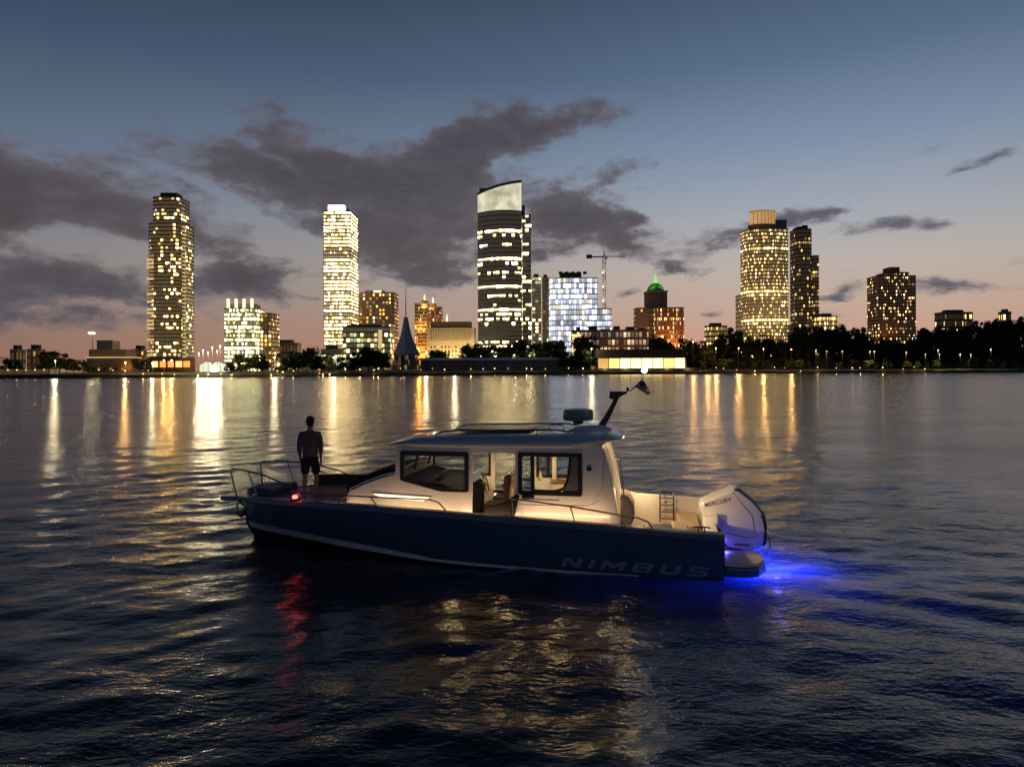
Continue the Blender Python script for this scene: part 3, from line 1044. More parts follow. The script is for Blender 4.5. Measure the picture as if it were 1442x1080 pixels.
# 10 blue-white lit block under construction, with stepped wing
def cold_block():
    Y = 780
    r, hw, zb = local_building('apartment_block', 'new apartment block lit cold blue-white, stepping down to a lower wing on its right', 'apartment building', 775, 841, Y)
    H = wz(808, 393, Y) - zb
    n = 17
    fh = H / n
    pts = [(-hw, 0), (-hw * .5, -3), (hw * .3, -4.5), (hw, -2), (hw, 24), (-hw, 24)]
    z = storeys(r, pts, 0, n, fh, M['w_cold'], M['bluewhite'], lambda i: (LIT.choice((1, 1, .92, .85)), LIT.uniform(.6, 1.0)), .22, .5)
    Hw = wz(850, 437, Y) - zb
    nw = 10
    a0, a1 = hw + .8, hw + 15
    storeys(r, rect(a0 - 14, a1, -9, 18), 0, nw, Hw / nw, M['w_cold'], M['bluewhite'], lambda i: (LIT.choice((1, .9, .8)), .8), .22, .4, gname='wing_window_band', sname='wing_floor_slab')
    MB().box((-hw * .55, 4, z + .8), (hw * .35, 18, z + 8)).build('roof_plant', M['roofdark'], r)
    for k in range(5):
        MB().box((-hw * .62 + k * 7, 3, z + 6), (-hw * .62 + k * 7 + 4, 5, z + 9)).build('roof_fan', M['roofdark'], r)


cold_block()


# 11 tower crane
def crane():
    Y = 790
    x = wx(851, Y, 400)
    zb = groundZ(x, Y)
    r = thing('tower_crane', 'lit tower crane with a long thin jib above the blue-white block', 'crane', (x, Y, zb))
    top = wz(851, 362, Y) - zb
    lat = mat('crane_steel', (.45, .42, .38), .5)
    b = MB()
    s = 1.5
    for sx in (-s, s):
        for sy in (-s, s):
            b.tube([(sx, sy, 0), (sx, sy, top)], .32, 5)
    h = 0.0
    k = 0
    while h < top - 4:
        d = 1 if k % 2 else -1
        b.tube([(-s * d, -s, h), (s * d, -s, h + 4)], .22, 4)
        b.tube([(-s * d, s, h), (s * d, s, h + 4)], .22, 4)
        h += 4
        k += 1
    b.build('crane_mast', lat, r, weld=False)
    jl = wx(878, Y, 365) - x
    b = MB()
    for (yy, zz) in ((-.8, 0), (.8, 0), (0, 1.6)):
        b.tube([(-3, yy, top + zz), (jl + 3, yy, top + zz)], .16, 4)
    for k in range(int(jl / 3)):
        b.tube([(k * 3, -.8, top), (k * 3 + 1.5, 0, top + 1.6)], .1, 4)
        b.tube([(k * 3 + 1.5, 0, top + 1.6), (k * 3 + 3, -.8, top)], .1, 4)
    b.build('jib', M['pole'], r, weld=False)
    cl = wx(827, Y, 365) - x
    b = MB().box((cl, -1, top - .4), (0, 1, top + .8))
    b.build('counter_jib', M['pole'], r)
    MB().box((cl - 1, -1.6, top - 1.5), (cl + 5.5, 1.6, top + 2.6)).build('counterweight', M['roofdark'], r)
    MB().tube([(0, 0, top), (0, 0, top + 8)], [.9, .25], 5).build('mast_head', M['pole'], r)
    MB().box((1.2, -2.6, top - 3), (3.4, -.8, top - .4)).build('cab', M['bluewhite'], r)
    for k in range(7):
        MB().lathe([(.1, -.8), (.8, -.3), (.8, .3), (.1, .8)], (-1.8, -2.1, 12 + k * (top - 14) / 7), 6).build('work_light', M['glow_crane'], r)
        lamp('mast_light', (-1.8, -4.5, 14 + k * (top - 14) / 7), (1, .82, .6), 900, r, .3)


M['glow_crane'] = emis('crane_lamp', (1, .8, .55), 5, False)
crane()


# 12 brick low-rise with lit rows
def brick_rows():
    Y = 735
    r, hw, zb = local_building('brick_apartments', 'low brick apartment row with two storeys of pinkish lit windows and dark roof', 'apartment building', 806, 913, Y)
    H = wz(860, 468, Y) - zb
    n = 5
    wm = window_mat('pinkish_windows', 4.2, .3, (.1, .055, .04), (1, .6, .36), (1, .75, .5), .75)
    z = storeys(r, rect(-hw, hw, 0, 22), 0, n, H / n, wm, M['brick'], lambda i: (LIT.uniform(.55, .9), 1.0), .34, .3)
    for k in range(6):
        x = -hw + 5 + k * (2 * hw - 14) / 5
        MB().box((x, 4, z + 1.8), (x + LIT.uniform(4, 9), 14, z + LIT.uniform(3.5, 7))).build('roof_house', M['roofdark'], r)
    MB().box((-hw - .3, -.8, 0), (-hw + 9, -.45, H - 2)).build('lit_corner', M['glow_strip'], r)
    for k in range(3):
        lamp('floodlight', (-hw + 6 + k * 22, -8, 3), (1, .45, .12), 16000, r, .6)


brick_rows()


# 13 green domed building
def dome_building():
    Y = 820
    r, hw, zb = local_building('domed_tower', 'stone tower on an orange-lit block, topped by a glowing green dome', 'tower', 898, 963, Y)

    def Zl(py):
        return wz(930, py, Y) - zb
    k = Y / FPX
    Hb, Ht = Zl(435), Zl(410)
    n = 13
    fh = Hb / n
    lw0 = -hw
    storeys(r, rect(-8 * k, hw, 0, 24), 0, n, fh, M['w_brick'], M['brick'], lambda i: (.7 if i == 10 else LIT.uniform(.15, .4), .8), .36, .25)
    storeys(r, rect(-hw, -8.6 * k, 6, 26), 0, n, fh, M['w_brown'], M['brown'], lambda i: (LIT.uniform(.05, .2), .7), .4, .2, gname='wing_window_band', sname='wing_floor_slab')
    t0, t1 = wx(914, Y, 420) - wx(930.5, Y, 420), wx(942, Y, 420) - wx(930.5, Y, 420)
    MB().box((t0, 8, 0), (t1, 30, Ht)).build('tower_shaft', M['brown'], r)
    MB().box((t0 - .8, 7.2, Ht), (t1 + .8, 30.8, Ht + 1.5)).build('cornice', M['stone'], r)
    c = ((t0 + t1) / 2, 19, Ht + 1.5)
    MB().lathe([(10.8, 0), (10.2, 3), (8.2, 6.5), (5.2, 9), (2.5, 10.2)], c, 12).build('dome', M['copper'], r, smooth=True)
    MB().lathe([(2.6, 10.2), (2.2, 13), (2.8, 13.4), (1.2, 16), (.35, 22)], c, 8).build('lantern', M['glow_green'], r)
    for s in (-1, 1):
        lamp('dome_light', (c[0] + s * 8, c[1] - 14, c[2] + 6), (.3, 1, .12), 3000, r, .6)
    for kx in range(3):
        lamp('floodlight', (-3 + kx * 11, -12, 4), (1, .36, .05), 60000, r, .8)
    lamp('floodlight', (14, -16, 26), (1, .4, .08), 40000, r, .8)


dome_building()


# 14 bright glass pavilion on the shore
def pavilion():
    Y = 672
    x0, x1, zb = site(838, 984, Y)
    r = thing('glass_pavilion', 'low pavilion with a row of tall bright yellow panes under a thick dark flat roof', 'pavilion', ((x0 + x1) / 2, Y, zb))
    hw = (x1 - x0) / 2
    H0, H1, H2 = wz(900, 518.5, Y) - zb, wz(900, 504.5, Y) - zb, wz(900, 492, Y) - zb
    MB().box((-hw, .4, 0), (hw, 24, H0)).build('plinth', M['darkmetal'], r)
    n = 8
    w = (2 * hw - 16) / n
    for k in range(n):
        x = -hw + 3 + k * w
        MB().box((x, .2, H0 + .05), (x + w - .9, .6, H1 - .1)).build('window', M['pane%d' % (0 if k == 0 else (2 if k in (1, 6) else 1))], r)
    MB().box((-hw + 2.5, .7, H0), (hw - 12, 22, H1)).build('wall', M['brown'], r)
    MB().box((-hw + 1, -2.2, H1), (hw - 14, 26, H2)).build('roof', mat('dark_brown_roof', (.03, .024, .02), .8, vary=.2), r)
    for k in range(5):
        lamp('terrace_light', (-hw + 10 + k * (2 * hw - 20) / 4, -5, 3), (1, .75, .25), 1500, r, .4)


for i, (c, s) in enumerate((((1, .55, .15), .8), ((1, .74, .28), 3.0), ((1, .62, .18), 1.8))):
    M['pane%d' % i] = emis('lit_pane', c, s, False)
pavilion()


# 15 round crowned tower and its neighbours on the bluff
def gold_tower():
    Y = 850
    r, hw, zb = local_building('round_crowned_tower', 'tall residential tower with a rounded golden lit crown above the wooded bluff', 'tower', 1043.5, 1109, Y, yf=-6, yb=14)
    H = wz(1075, 326, Y) - zb
    n = 36
    fh = H / n
    pts = [(-hw, 4)]
    for i in range(9):
        a = PI + i * PI / 16
        pts.append((-hw * .1 + hw * .9 * math.cos(a), 2 + 14 * math.sin(a)))
    pts += [(hw * .4, -12), (hw, -8), (hw, 14), (-hw, 14)]
    band = {10: 1.0, 18: .9, 17: .25, 30: .7, 1: .9, 0: .9}
    storeys(r, pts, 0, n, fh, M['w_tan'], M['tan'], lambda i: (band.get(i, LIT.uniform(.15, .5)), 1.5 if i in band else .65), .36, .5)
    z = n * fh + fh * .36
    ring = [(-3 + hw * .62 * math.cos(a * PI / 12), -1 + 10 * math.sin(a * PI / 12)) for a in range(24)]
    z1 = wz(1075, 318, Y) - zb
    MB().prism([(p[0] * 1.12, p[1] * 1.12) for p in ring], z, z1).build('crown_base', M['tan'], r)
    z2 = wz(1075, 301, Y) - zb
    MB().prism(ring, z1, z2).build('lit_crown', M['glow_goldbars'], r)
    MB().prism([(p[0] * 1.04, p[1] * 1.04) for p in ring], z2, z2 + 2.2).build('crown_cap', M['glow_corner_dim'], r)
    MB().box((hw * .35, -6, z), (hw * .98, 14, wz(1105, 311, Y) - zb)).build('roof_plant', M['darkmetal'], r)
    for k in range(4):
        lamp('facade_light', (-hw + 4 + k * hw * .5, -34, 25 + 30 * (k % 2)), (1, .68, .3), 9000, r, 1)


M['tan'] = mat('tan_concrete', (.2, .16, .105), .8, vary=.15, vary_scale=.2)
M['w_tan'] = window_mat('tan_tower_windows', 1.5, .3, (.2, .16, .105), YEL, YELW, 4.6, dimglow=.07, vtop=1.5, vpow=1.6)
M['darkbrick'] = mat('dark_brick', (.06, .038, .028), .85, vary=.2, vary_scale=.25)
M['w_dusk'] = window_mat('dusk_windows', 2.6, .3, (.06, .038, .028), YEL, YELW, 2.4, dimglow=.015, vtop=1.5, vpow=2.0)
M['glow_goldbars'] = None


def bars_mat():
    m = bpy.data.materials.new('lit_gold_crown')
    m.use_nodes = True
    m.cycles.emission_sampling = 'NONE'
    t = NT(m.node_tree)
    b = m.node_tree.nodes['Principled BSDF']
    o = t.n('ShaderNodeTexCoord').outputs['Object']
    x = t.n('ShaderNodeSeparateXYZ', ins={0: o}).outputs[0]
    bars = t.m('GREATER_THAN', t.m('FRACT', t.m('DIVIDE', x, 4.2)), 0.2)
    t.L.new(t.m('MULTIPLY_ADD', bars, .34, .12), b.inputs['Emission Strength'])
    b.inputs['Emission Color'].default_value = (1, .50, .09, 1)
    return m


M['glow_goldbars'] = bars_mat()
gold_tower()
simple_tower('side_block', 'thin grey block half hidden behind the left edge of the golden crowned tower', 'building', 1036, 1043.3, 417, 870, 16, 14, M['w_tan'], M['concrete'], lambda i: (.06, .6), plant=False)


def twin_tower():
    Y = 900
    r, hw, zb = local_building('dark_tower', 'dark brown tower with a lower stepped right side next to the golden crowned one', 'tower', 1113, 1153, Y, yf=-2, yb=16)
    Ha, Hb = wz(1128, 325, Y) - zb, wz(1145, 362, Y) - zb
    pts = [(-hw, 0)] + [(-hw * .28 + hw * .72 * math.cos(PI + a * PI / 8), -6 * math.sin(a * PI / 8)) for a in range(1, 8)] + [(hw * .45, 0), (hw * .45, 16), (-hw, 16)]
    na = 32
    storeys(r, pts, 0, na, Ha / na, M['w_dusk'], M['darkbrick'], lambda i: (.9 if i in (28,) else LIT.uniform(.03, .3), .8), .34, .3)
    nb = 27
    storeys(r, rect(hw * .5, hw, -3, 20), 0, nb, Hb / nb, M['w_dusk'], M['darkbrick'], lambda i: (.9 if i in (13, 22) else LIT.uniform(.0, .4), .9), .34, .3, gname='wing_window_band', sname='wing_floor_slab')
    MB().box((-hw * .7, 2, Ha + 2), (hw * .2, 18, Ha + 6)).build('roof_plant', M['roofdark'], r)
    MB().prism([(-4, 4), (4, 4), (2, 10), (-2, 10)], Ha + 6, Ha + 8).build('roof_house', M['roofdark'], r)


twin_tower()
simple_tower('lowrise_block', 'low stepped block with warm windows at the foot of the dark brown tower', 'building', 1146, 1179, 447, 880, 18, 8, M['w_tan'], M['brown'], lambda i: (LIT.uniform(.3, .6), .9))


def brick_tower():
    Y = 860
    r, hw, zb = local_building('brick_tower', 'square dark brick apartment tower with a small penthouse standing alone above the trees at right', 'tower', 1223.5, 1290, Y, yf=0, yb=22)
    H = wz(1256, 385, Y) - zb
    n = 24
    fh = H / n
    lit = lambda i: (LIT.uniform(.1, .35), 1.1)
    for (a, b_, y) in ((-1, -.52, 0), (-.5, -.08, 1.6), (-.06, .36, 0), (.38, .66, 1.6), (.68, 1, 0)):
        nn = n if a > -.9 and b_ < .95 else n - 1
        gm = M['w_brick']
        storeys(r, rect(hw * a, hw * b_, y, 26), 0, nn, fh, gm, M['brick'], lit, .42, .1)
    MB().box((-hw * .28, 4, H + 1.8), (hw * .25, 20, H + 8.5)).build('penthouse', M['brick'], r)
    lamp('floodlight', (-hw * .8, -14, 14), (1, .35, .08), 40000, r, .8)


brick_tower()

LOWS = [  # name,label,px0,px1,ptop,Y,depth,n,mat,slab,frac
    ('hilltop_apartments', 'low apartment block with stepped roof peeping over the trees near the right edge', 1316, 1370, 443, 1000, 18, 5, 'w_brick', 'brick', .3),
    ('hilltop_house', 'small dark house at the top of the wooded bluff, rightmost of the rooftops', 1406, 1424, 443, 1000, 12, 4, 'w_brick', 'brown', .15),
    ('stepped_house', 'dim terraced block rising behind trees left of the golden crowned tower', 992, 1024, 461, 900, 14, 6, 'w_tan', 'brown', .2),
    ('far_warehouse', 'long brown flat building behind trees between two lit office buildings', 384, 424, 487, 800, 16, 3, 'w_brown', 'brown', .15),
    ('harbour_house', 'dim tan two-storey house among trees at the far left shore', 38, 64, 495, 560, 10, 3, 'w_brown', 'stone', .12),
    ('harbour_shed', 'small dim grey shed at the extreme left of the far shore', 14, 36, 497, 570, 10, 2, 'w_brown', 'concrete', .2),
    ('grey_depot', 'pale grey low depot between the orange-lit hall and the leftmost tower', 186, 210, 495, 660, 12, 3, 'w_brown', 'concrete', .25),
    ('lit_pavilion', 'low lit building with greenish white windows below the finned office', 326, 348, 511, 606, 6, 1, 'w_shop', 'stone', 1.0),
    ('lit_shed', 'low warm-lit shed at the shore just right of the finned office', 386, 402, 508, 612, 6, 1, 'w_shop', 'brown', .9),
    ('low_hall', 'long low lit hall among trees left of the brightest yellow tower', 424, 447, 509, 618, 6, 1, 'w_shop', 'concrete', 1.0),
    ('low_hall', 'white-lit low hall at the foot of the brightest yellow tower', 452, 484, 500, 655, 8, 1, 'w_shop', 'concrete', 1.0),
    ('small_shed', 'small orange-lit shed under the left edge of the leftmost tower', 190, 207, 511, 585, 6, 1, 'w_shop', 'brick', .8),
    ('yellow_house', 'small lit house among trees below the brightest yellow tower', 405, 418, 503, 640, 8, 2, 'w_green', 'stone', .8),
]
for (nm, lb, a, b_, tp, Y, dp, n, gm, sm, fr) in LOWS:
    simple_tower(nm, lb, 'building', a, b_, tp, Y, dp, n, M[gm], M[sm], lambda i: (fr, .8), .36, .2)


def harbour():
    # stepped harbour hall with a lit eave
    Y = 530
    r, hw, zb = local_building('harbour_hall', 'dark stepped hall with lit eave line and orange glowing end at left', 'building', 122, 187, Y)

    def Zl(py):
        return wz(150, py, Y) - zb
    MB().box((-hw, 0, 0), (hw, 16, Zl(504))).build('wall', M['brown'], r)
    MB().box((-hw, -.8, Zl(504)), (hw - 2, 17, Zl(502.6))).build('lit_eave', M['glow_eave'], r)
    MB().box((-hw + 1, 1, Zl(502.6)), (hw - 6, 16, Zl(492))).build('upper_storey', M['brown'], r)
    MB().box((-hw + 6, 3, Zl(492)), (-hw + 18, 14, Zl(479))).build('roof_house', M['darkmetal'], r)
    for k in range(6):
        x = -hw + 4 + k * 4.6
        MB().box((x, -.2, 2.2), (x + 1.6, .2, 4.2)).build('window', M['glow_corner_dim'] if k % 2 else M['dimglass'], r)
    lamp('yard_light', (hw - 4, -4, 5), (1, .42, .08), 1500, r, .3)
    # lit long shed at the far left
    Y = 470
    x0, x1, zb = site(-6, 70, Y)
    s = thing('quay_shed', 'long low quayside shed glowing warm yellow along the far left shore', 'shed', ((x0 + x1) / 2, Y, zb))
    hw = (x1 - x0) / 2
    H = wz(30, 520, Y) - zb
    MB().box((-hw, 0, 0), (hw, 9, H)).build('wall', M['stone'], s)
    MB().box((-hw - .5, -1.2, H), (hw + .5, 9.6, H + .5)).build('roof', M['roofdark'], s)
    for k in range(6):
        x = -hw + 3 + k * (2 * hw - 6) / 5
        lamp('eave_light', (x, -1.6, H - .5), (1, .6, .2), 110, s, .2)
        MB().lathe([(.1, -.25), (.28, 0), (.1, .25)], (x, -1.4, H - .45), 8).build('eave_lamp', M['glow_lamp_s'], s)
    # bright event tent
    Y = 575
    x0, x1, zb = site(281, 311, Y)
    e = thing('event_tent', 'bright white lit event tent between the leftmost tower and the finned office', 'tent', ((x0 + x1) / 2, Y, zb))
    hw = (x1 - x0) / 2
    H = wz(296, 510, Y) - zb
    MB().prism([(-hw, 0), (hw, 0), (hw, H * .7), (hw * .5, H), (0, H * .72), (-hw * .5, H), (-hw, H * .7)], 0, 9, 'y').build('canvas', M['glow_tent'], e)
    MB().box((hw * .1, -.5, .5), (hw * .75, -.1, H * .62)).build('screen', M['glow_white'], e)


M['glow_eave'] = emis('lit_eave', (1, .62, .24), .7, False)
M['glow_lamp_s'] = emis('eave_bulb', (1, .7, .3), 6, False)
M['glow_tent'] = emis('lit_canvas', (.9, 1, .72), .9, False)
harbour()


# ---- street lamps
lamp_pole = M['pole']


def make_street_lamp(h, kind, label, px, py, Y, power, group):
    x = wx(px, Y, py)
    z0 = groundZ(x, Y)
    zt = wz(px, py, Y)
    r = thing('street_lamp', label, 'street lamp', (x, Y, z0), 0, group)
    H = zt - z0
    MB().tube([(0, 0, 0), (0, 0, H + .3)], [.14, .08], 6).build('pole', lamp_pole, r)
    s = {'o': .75, 'w': .7, 's': .5, 'b': .9}[kind]
    g = M['glow_lamp_o'] if kind == 'o' else M['glow_lamp_w']
    MB().lathe([(.05, -s), (s * .8, -s * .55), (s, 0), (s * .75, s * .5), (.05, s * .6)], (0, -.2, H), 10).build('lamp_head', g, r, smooth=True)
    lamp('shaded_bulb' if power in (26000, 13000) else 'bulb_light', (0, -1.0, H - .9), (1, .5, .14) if kind == 'o' else (1, .80, .45), power, r, .5)
    return r


LAMPS = [(976, 481, 'o'), (996, 483, 'o'), (1008, 490, 'o'), (1040, 490, 'o'), (1075, 491, 'o'), (1114, 492, 'o'), (1149, 493, 'o'), (1164, 495, 's'), (1186, 495, 'o'),
         (1225, 495, 'o'), (1231, 495, 'w'), (1276, 496, 'o'), (1303, 499, 's'), (1321, 493, 'w'), (1323, 499, 's'), (1352, 499, 'w'), (1367, 499, 's'), (1395, 492, 'w')]
for (px, py, k) in LAMPS:
    Y = shoreY(wx(px, 700)) + 38
    make_street_lamp(8, k, 'small orange street lamp in the row along the wooded right-hand shore' if k == 'o' else 'small white street lamp among the dark trees of the right-hand shore', px, py, Y,
                     (15000 if px < 1120 else 26000) if k == 'o' else 13000, 'orange lamps along the right shore' if k == 'o' else 'white lamps along the right shore')
LAMPS2 = [(600, 496), (628, 499), (640, 497), (665, 498), (684, 497), (703, 500), (724, 500), (747, 501)]
for (px, py) in LAMPS2:
    make_street_lamp(6, 's', 'small white lamp in the row in front of the classical block and curved glass tower', px, py, 706, 19000, 'white lamps behind the gallery roof')
for (px, py, k, lb) in [(78, 508, 's', 'lone white lamp beside the dark trees at the far left shore'), (177, 510, 'o', 'orange lamp at the glowing end of the stepped hall'),
                        (231, 507, 'o', 'left orange lamp of the pair before the leftmost tower'), (242, 507, 'o', 'right orange lamp of the pair before the leftmost tower'),
                        (215, 511, 'w', 'white lamp at the left foot of the leftmost tower'), (280, 497, 's', 'lowest white lamp right of the leftmost tower'), (286, 493, 's', 'second lowest white lamp right of the leftmost tower'), (293, 496, 's', 'white lamp over the middle of the event tent'), (306, 494, 's', 'white lamp over the right end of the event tent'), (299, 489, 'w', 'taller white lamp left of the finned office'),
                        (310, 487, 'w', 'tallest white lamp beside the finned office'), (387, 503, 's', 'white lamp behind trees right of the finned office'), (833, 491, 'w', 'white lamp at the left end of the dark pavilion roof'),
                        (470, 503, 's', 'white lamp among trees below the brightest yellow tower')]:
    Y = shoreY(wx(px, 600)) + 34
    make_street_lamp(8, k, lb, px, py, Y, 11000, None)


prng = random.Random(31)
PTH = [(px, 0) for px in range(150, 560, 17)] + [(px, 1) for px in range(596, 835, 20)] + [(px, 2) for px in range(1000, 1310, 22)]
PLB = ['small warm path light by the water below the left-hand towers', 'small warm path light on the dark lawn before the long gallery', 'small warm path light on the lawn of the right-hand shore']
for (px, g) in PTH:
    px += prng.uniform(-11, 11)
    sz = prng.uniform(.45, 1.25)
    Y = shoreY(wx(px, 620)) + prng.uniform(11, 24)
    x = wx(px, Y, 522)
    z0 = groundZ(x, Y)
    r = thing('path_light', PLB[g], 'path light', (x, Y, z0), 0, PLB[g].replace('light', 'lights').replace('small ', ''))
    H = prng.uniform(2.0, 3.6)
    MB().tube([(0, 0, 0), (0, 0, H)], [.08, .06], 5).build('pole', M['pole'], r)
    MB().lathe([(.05, -.4 * sz), (.48 * sz, -.12), (.48 * sz, .2), (.05, .42 * sz)], (0, 0, H + .2), 7).build('lamp_head', M['glow_path'], r)
    lamp('bulb_light', (0, -.7, H), (1, .62, .25), 650 * sz * sz, r, .2)


def flood_mast():
    Y = 545
    x = wx(130, Y, 470)
    z0 = groundZ(x, Y)
    r = thing('floodlight_mast', 'tall mast with a cluster of bright floodlights above the stepped hall at left', 'floodlight', (x, Y, z0))
    H = wz(130, 470, Y) - z0
    MB().tube([(0, 0, 0), (0, 0, H)], [.35, .18], 8).build('mast', M['pole'], r)
    MB().box((-2.2, -.3, H - .2), (2.2, .3, H + .2)).build('head_frame', M['pole'], r)
    for k in range(4):
        MB().lathe([(.1, -.5), (.75, -.2), (.75, .2), (.1, .5)], (-1.8 + k * 1.2, -.8, H + .3), 8).build('floodlight', M['glow_flood'], r)


M['glow_flood'] = emis('flood_lamp', (1, .85, .45), 75, False)
flood_mast()


# ---- trees
def crown_mesh(name, seed, w, h, n, leaf, mm):
    rng = random.Random(seed)
    bm = bmesh.new()
    lobes = []
    for k in range(13):
        a = rng.uniform(0, 2 * PI)
        rr = rng.uniform(.15, .62) * w / 2
        lobes.append((rr * math.cos(a), rr * math.sin(a), h * rng.uniform(.28, .92), rng.uniform(.11, .33) * w))
    for i in range(n):
        lx, ly, lz, lr = rng.choice(lobes)
        v = Vector((rng.gauss(0, 1), rng.gauss(0, 1), rng.gauss(0, 1))).normalized() * lr * rng.uniform(.55, 1.05)
        p = Vector((lx + v.x, ly + v.y, lz + v.z * .75))
        if p.z < h * .12:
            continue
        s = leaf * rng.uniform(.6, 1.3)
        nrm = (v.normalized() + Vector((rng.uniform(-.7, .7), rng.uniform(-.7, .7), rng.uniform(-.3, .9)))).normalized()
        t = nrm.orthogonal().normalized()
        u = nrm.cross(t)
        a = rng.uniform(0, 6.28)
        t, u = t * math.cos(a) + u * math.sin(a), u * math.cos(a) - t * math.sin(a)
        vs = [bm.verts.new(p + t * s), bm.verts.new(p + u * s * .6), bm.verts.new(p - t * s), bm.verts.new(p - u * s * .6)]
        bm.faces.new(vs)
    me = bpy.data.meshes.new(name)
    bm.to_mesh(me)
    bm.free()
    me.materials.append(mm)
    return me


M['leaf'] = mat('leaves', (.055, .075, .025), .85, vary=.45, vary_scale=.5, spec=.1)
M['leaf_dark'] = mat('dark_leaves', (.02, .026, .012), .9, vary=.45, vary_scale=.5, spec=.05)
M['bark'] = mat('bark', (.03, .022, .016), .9)
CR = [crown_mesh('crown', 40 + k, 11 + (k % 3), 11 + 2 * (k % 2), 650, .8, M['leaf_dark'] if k < 3 else M['leaf']) for k in range(6)]
TR = []
for k in range(2):
    b = MB()
    b.tube([(0, 0, -.5), (.1, 0, 2.5), (.05, .1, 6)], [.4, .28, .16], 6)
    for q in range(4):
        a = q * 1.6 + k
        b.tube([(.05, 0, 3 + q * .5), (1.6 * math.cos(a), 1.6 * math.sin(a), 5.5 + q * .6)], [.16, .06], 5)
    o = b.build('trunk', M['bark'])
    TR.append(o.data)
    bpy.data.objects.remove(o)
trng = random.Random(5)


def tree(x, Y, h, label, group, kind):
    r = thing('tree', label, 'tree', (x, Y, groundZ(x, Y)), trng.uniform(0, 6.28), group)
    c = link('crown', CR[(trng.randrange(3) + (0 if kind == 'd' else 3))], None, r)
    t = link('trunk', TR[trng.randrange(2)], None, r)
    s = h / 12.0
    c.scale = (s * trng.uniform(.9, 1.2), s * trng.uniform(.9, 1.2), s)
    t.scale = (s, s, s)


TREES = [  # px, top py, offset behind shore, kind, cluster
    (72, 493, 60, 'd', 0), (84, 492, 62, 'd', 0), (62, 500, 58, 'd', 0), (94, 503, 60, 'd', 0), (104, 507, 55, 'd', 0), (117, 506, 55, 'd', 0), (8, 503, 80, 'd', 0), (24, 506, 80, 'd', 0),
    (196, 504, 60, 'd', 1), (206, 505, 60, 'd', 1),
    (325, 508, 40, 'd', 2), (340, 503, 42, 'd', 2), (352, 501, 40, 'l', 2), (362, 498, 44, 'd', 2), (371, 505, 40, 'd', 2), (396, 503, 44, 'd', 3), (408, 496, 48, 'd', 3), (420, 496, 48, 'd', 3), (432, 488, 60, 'd', 3), (441, 499, 44, 'd', 3), (452, 500, 46, 'd', 3), (462, 496, 60, 'd', 3),
    (480, 500, 40, 'd', 4), (494, 501, 40, 'd', 4), (508, 490, 56, 'd', 4), (519, 487, 58, 'd', 4), (530, 490, 56, 'd', 4), (540, 497, 40, 'd', 4),
    (612, 494, 122, 'l', 5), (622, 492, 122, 'l', 5), (652, 488, 115, 'l', 5), (664, 486, 112, 'l', 5), (676, 487, 110, 'l', 5), (690, 484, 112, 'l', 5), (704, 486, 110, 'l', 5), (716, 484, 108, 'l', 5), (728, 487, 108, 'l', 5), (741, 476, 100, 'd', 5), (754, 484, 100, 'l', 5), (772, 478, 95, 'l', 6), (782, 481, 95, 'l', 6), (796, 492, 40, 'd', 6), (812, 496, 36, 'd', 6), (824, 490, 44, 'd', 6), (822, 471, 95, 'd', 6), (828, 474, 95, 'd', 6),
    (918, 472, 130, 'd', 7), (930, 474, 130, 'd', 7), (968, 476, 100, 'd', 7), (978, 480, 90, 'd', 7), (990, 486, 70, 'd', 7), (946, 488, 60, 'd', 7)]
CL = {0: 'dark tree in the clump at the far left shore', 1: 'dark tree left of the foot of the leftmost tower', 2: 'dark tree in front of the finned office', 3: 'dark tree between the finned office and the brightest yellow tower',
      4: 'dark tree in front of the greenish low office', 5: 'lamp-lit street tree behind the long gallery roof', 6: 'dark tree left of the bright pavilion', 7: 'dark tree between the domed tower and the bluff'}
for (px, py, off, k, c) in TREES:
    x = wx(px, 650, py)
    Y = shoreY(x) + off
    x = wx(px, Y, py)
    h = max(4.0, wz(px, py, Y) - groundZ(x, Y))
    tree(x, Y, h, CL[c], CL[c].replace('tree', 'trees'), k)
# lawn trees along the right-hand shore road
for k in range(34):
    px = 990 + k * 13.6 + trng.uniform(-5, 5)
    x = wx(px, 740)
    Y = shoreY(x) + trng.uniform(26, 75)
    x = wx(px, Y)
    tree(x, Y, trng.uniform(8, 13), 'dark lawn tree on the grassy strip of the right-hand shore', 'trees on the right shore lawn', trng.choice('dl'))


# pale promenade wall along the right-hand shore road
def promenade():
    pts = []
    for px in range(1000, 1300, 12):
        x = wx(px, 740)
        Y = shoreY(x) + 17
        pts.append((wx(px, Y), Y))
    mid = pts[len(pts) // 2]
    r = thing('promenade_wall', 'low pale concrete wall beside the lamp-lit lawn of the right-hand shore', 'wall', (mid[0], mid[1], groundZ(*mid)))
    rr = []
    for (x, y) in pts:
        g = groundZ(x, y) - groundZ(*mid)
        X, Y = x - mid[0], y - mid[1]
        rr.append([(X, Y, g - .4), (X, Y, g + 1.0), (X, Y + .5, g + 1.0), (X, Y + .5, g - .4)])
    MB().loft(rr, closed=True).build('wall', M['concrete'], r)


promenade()


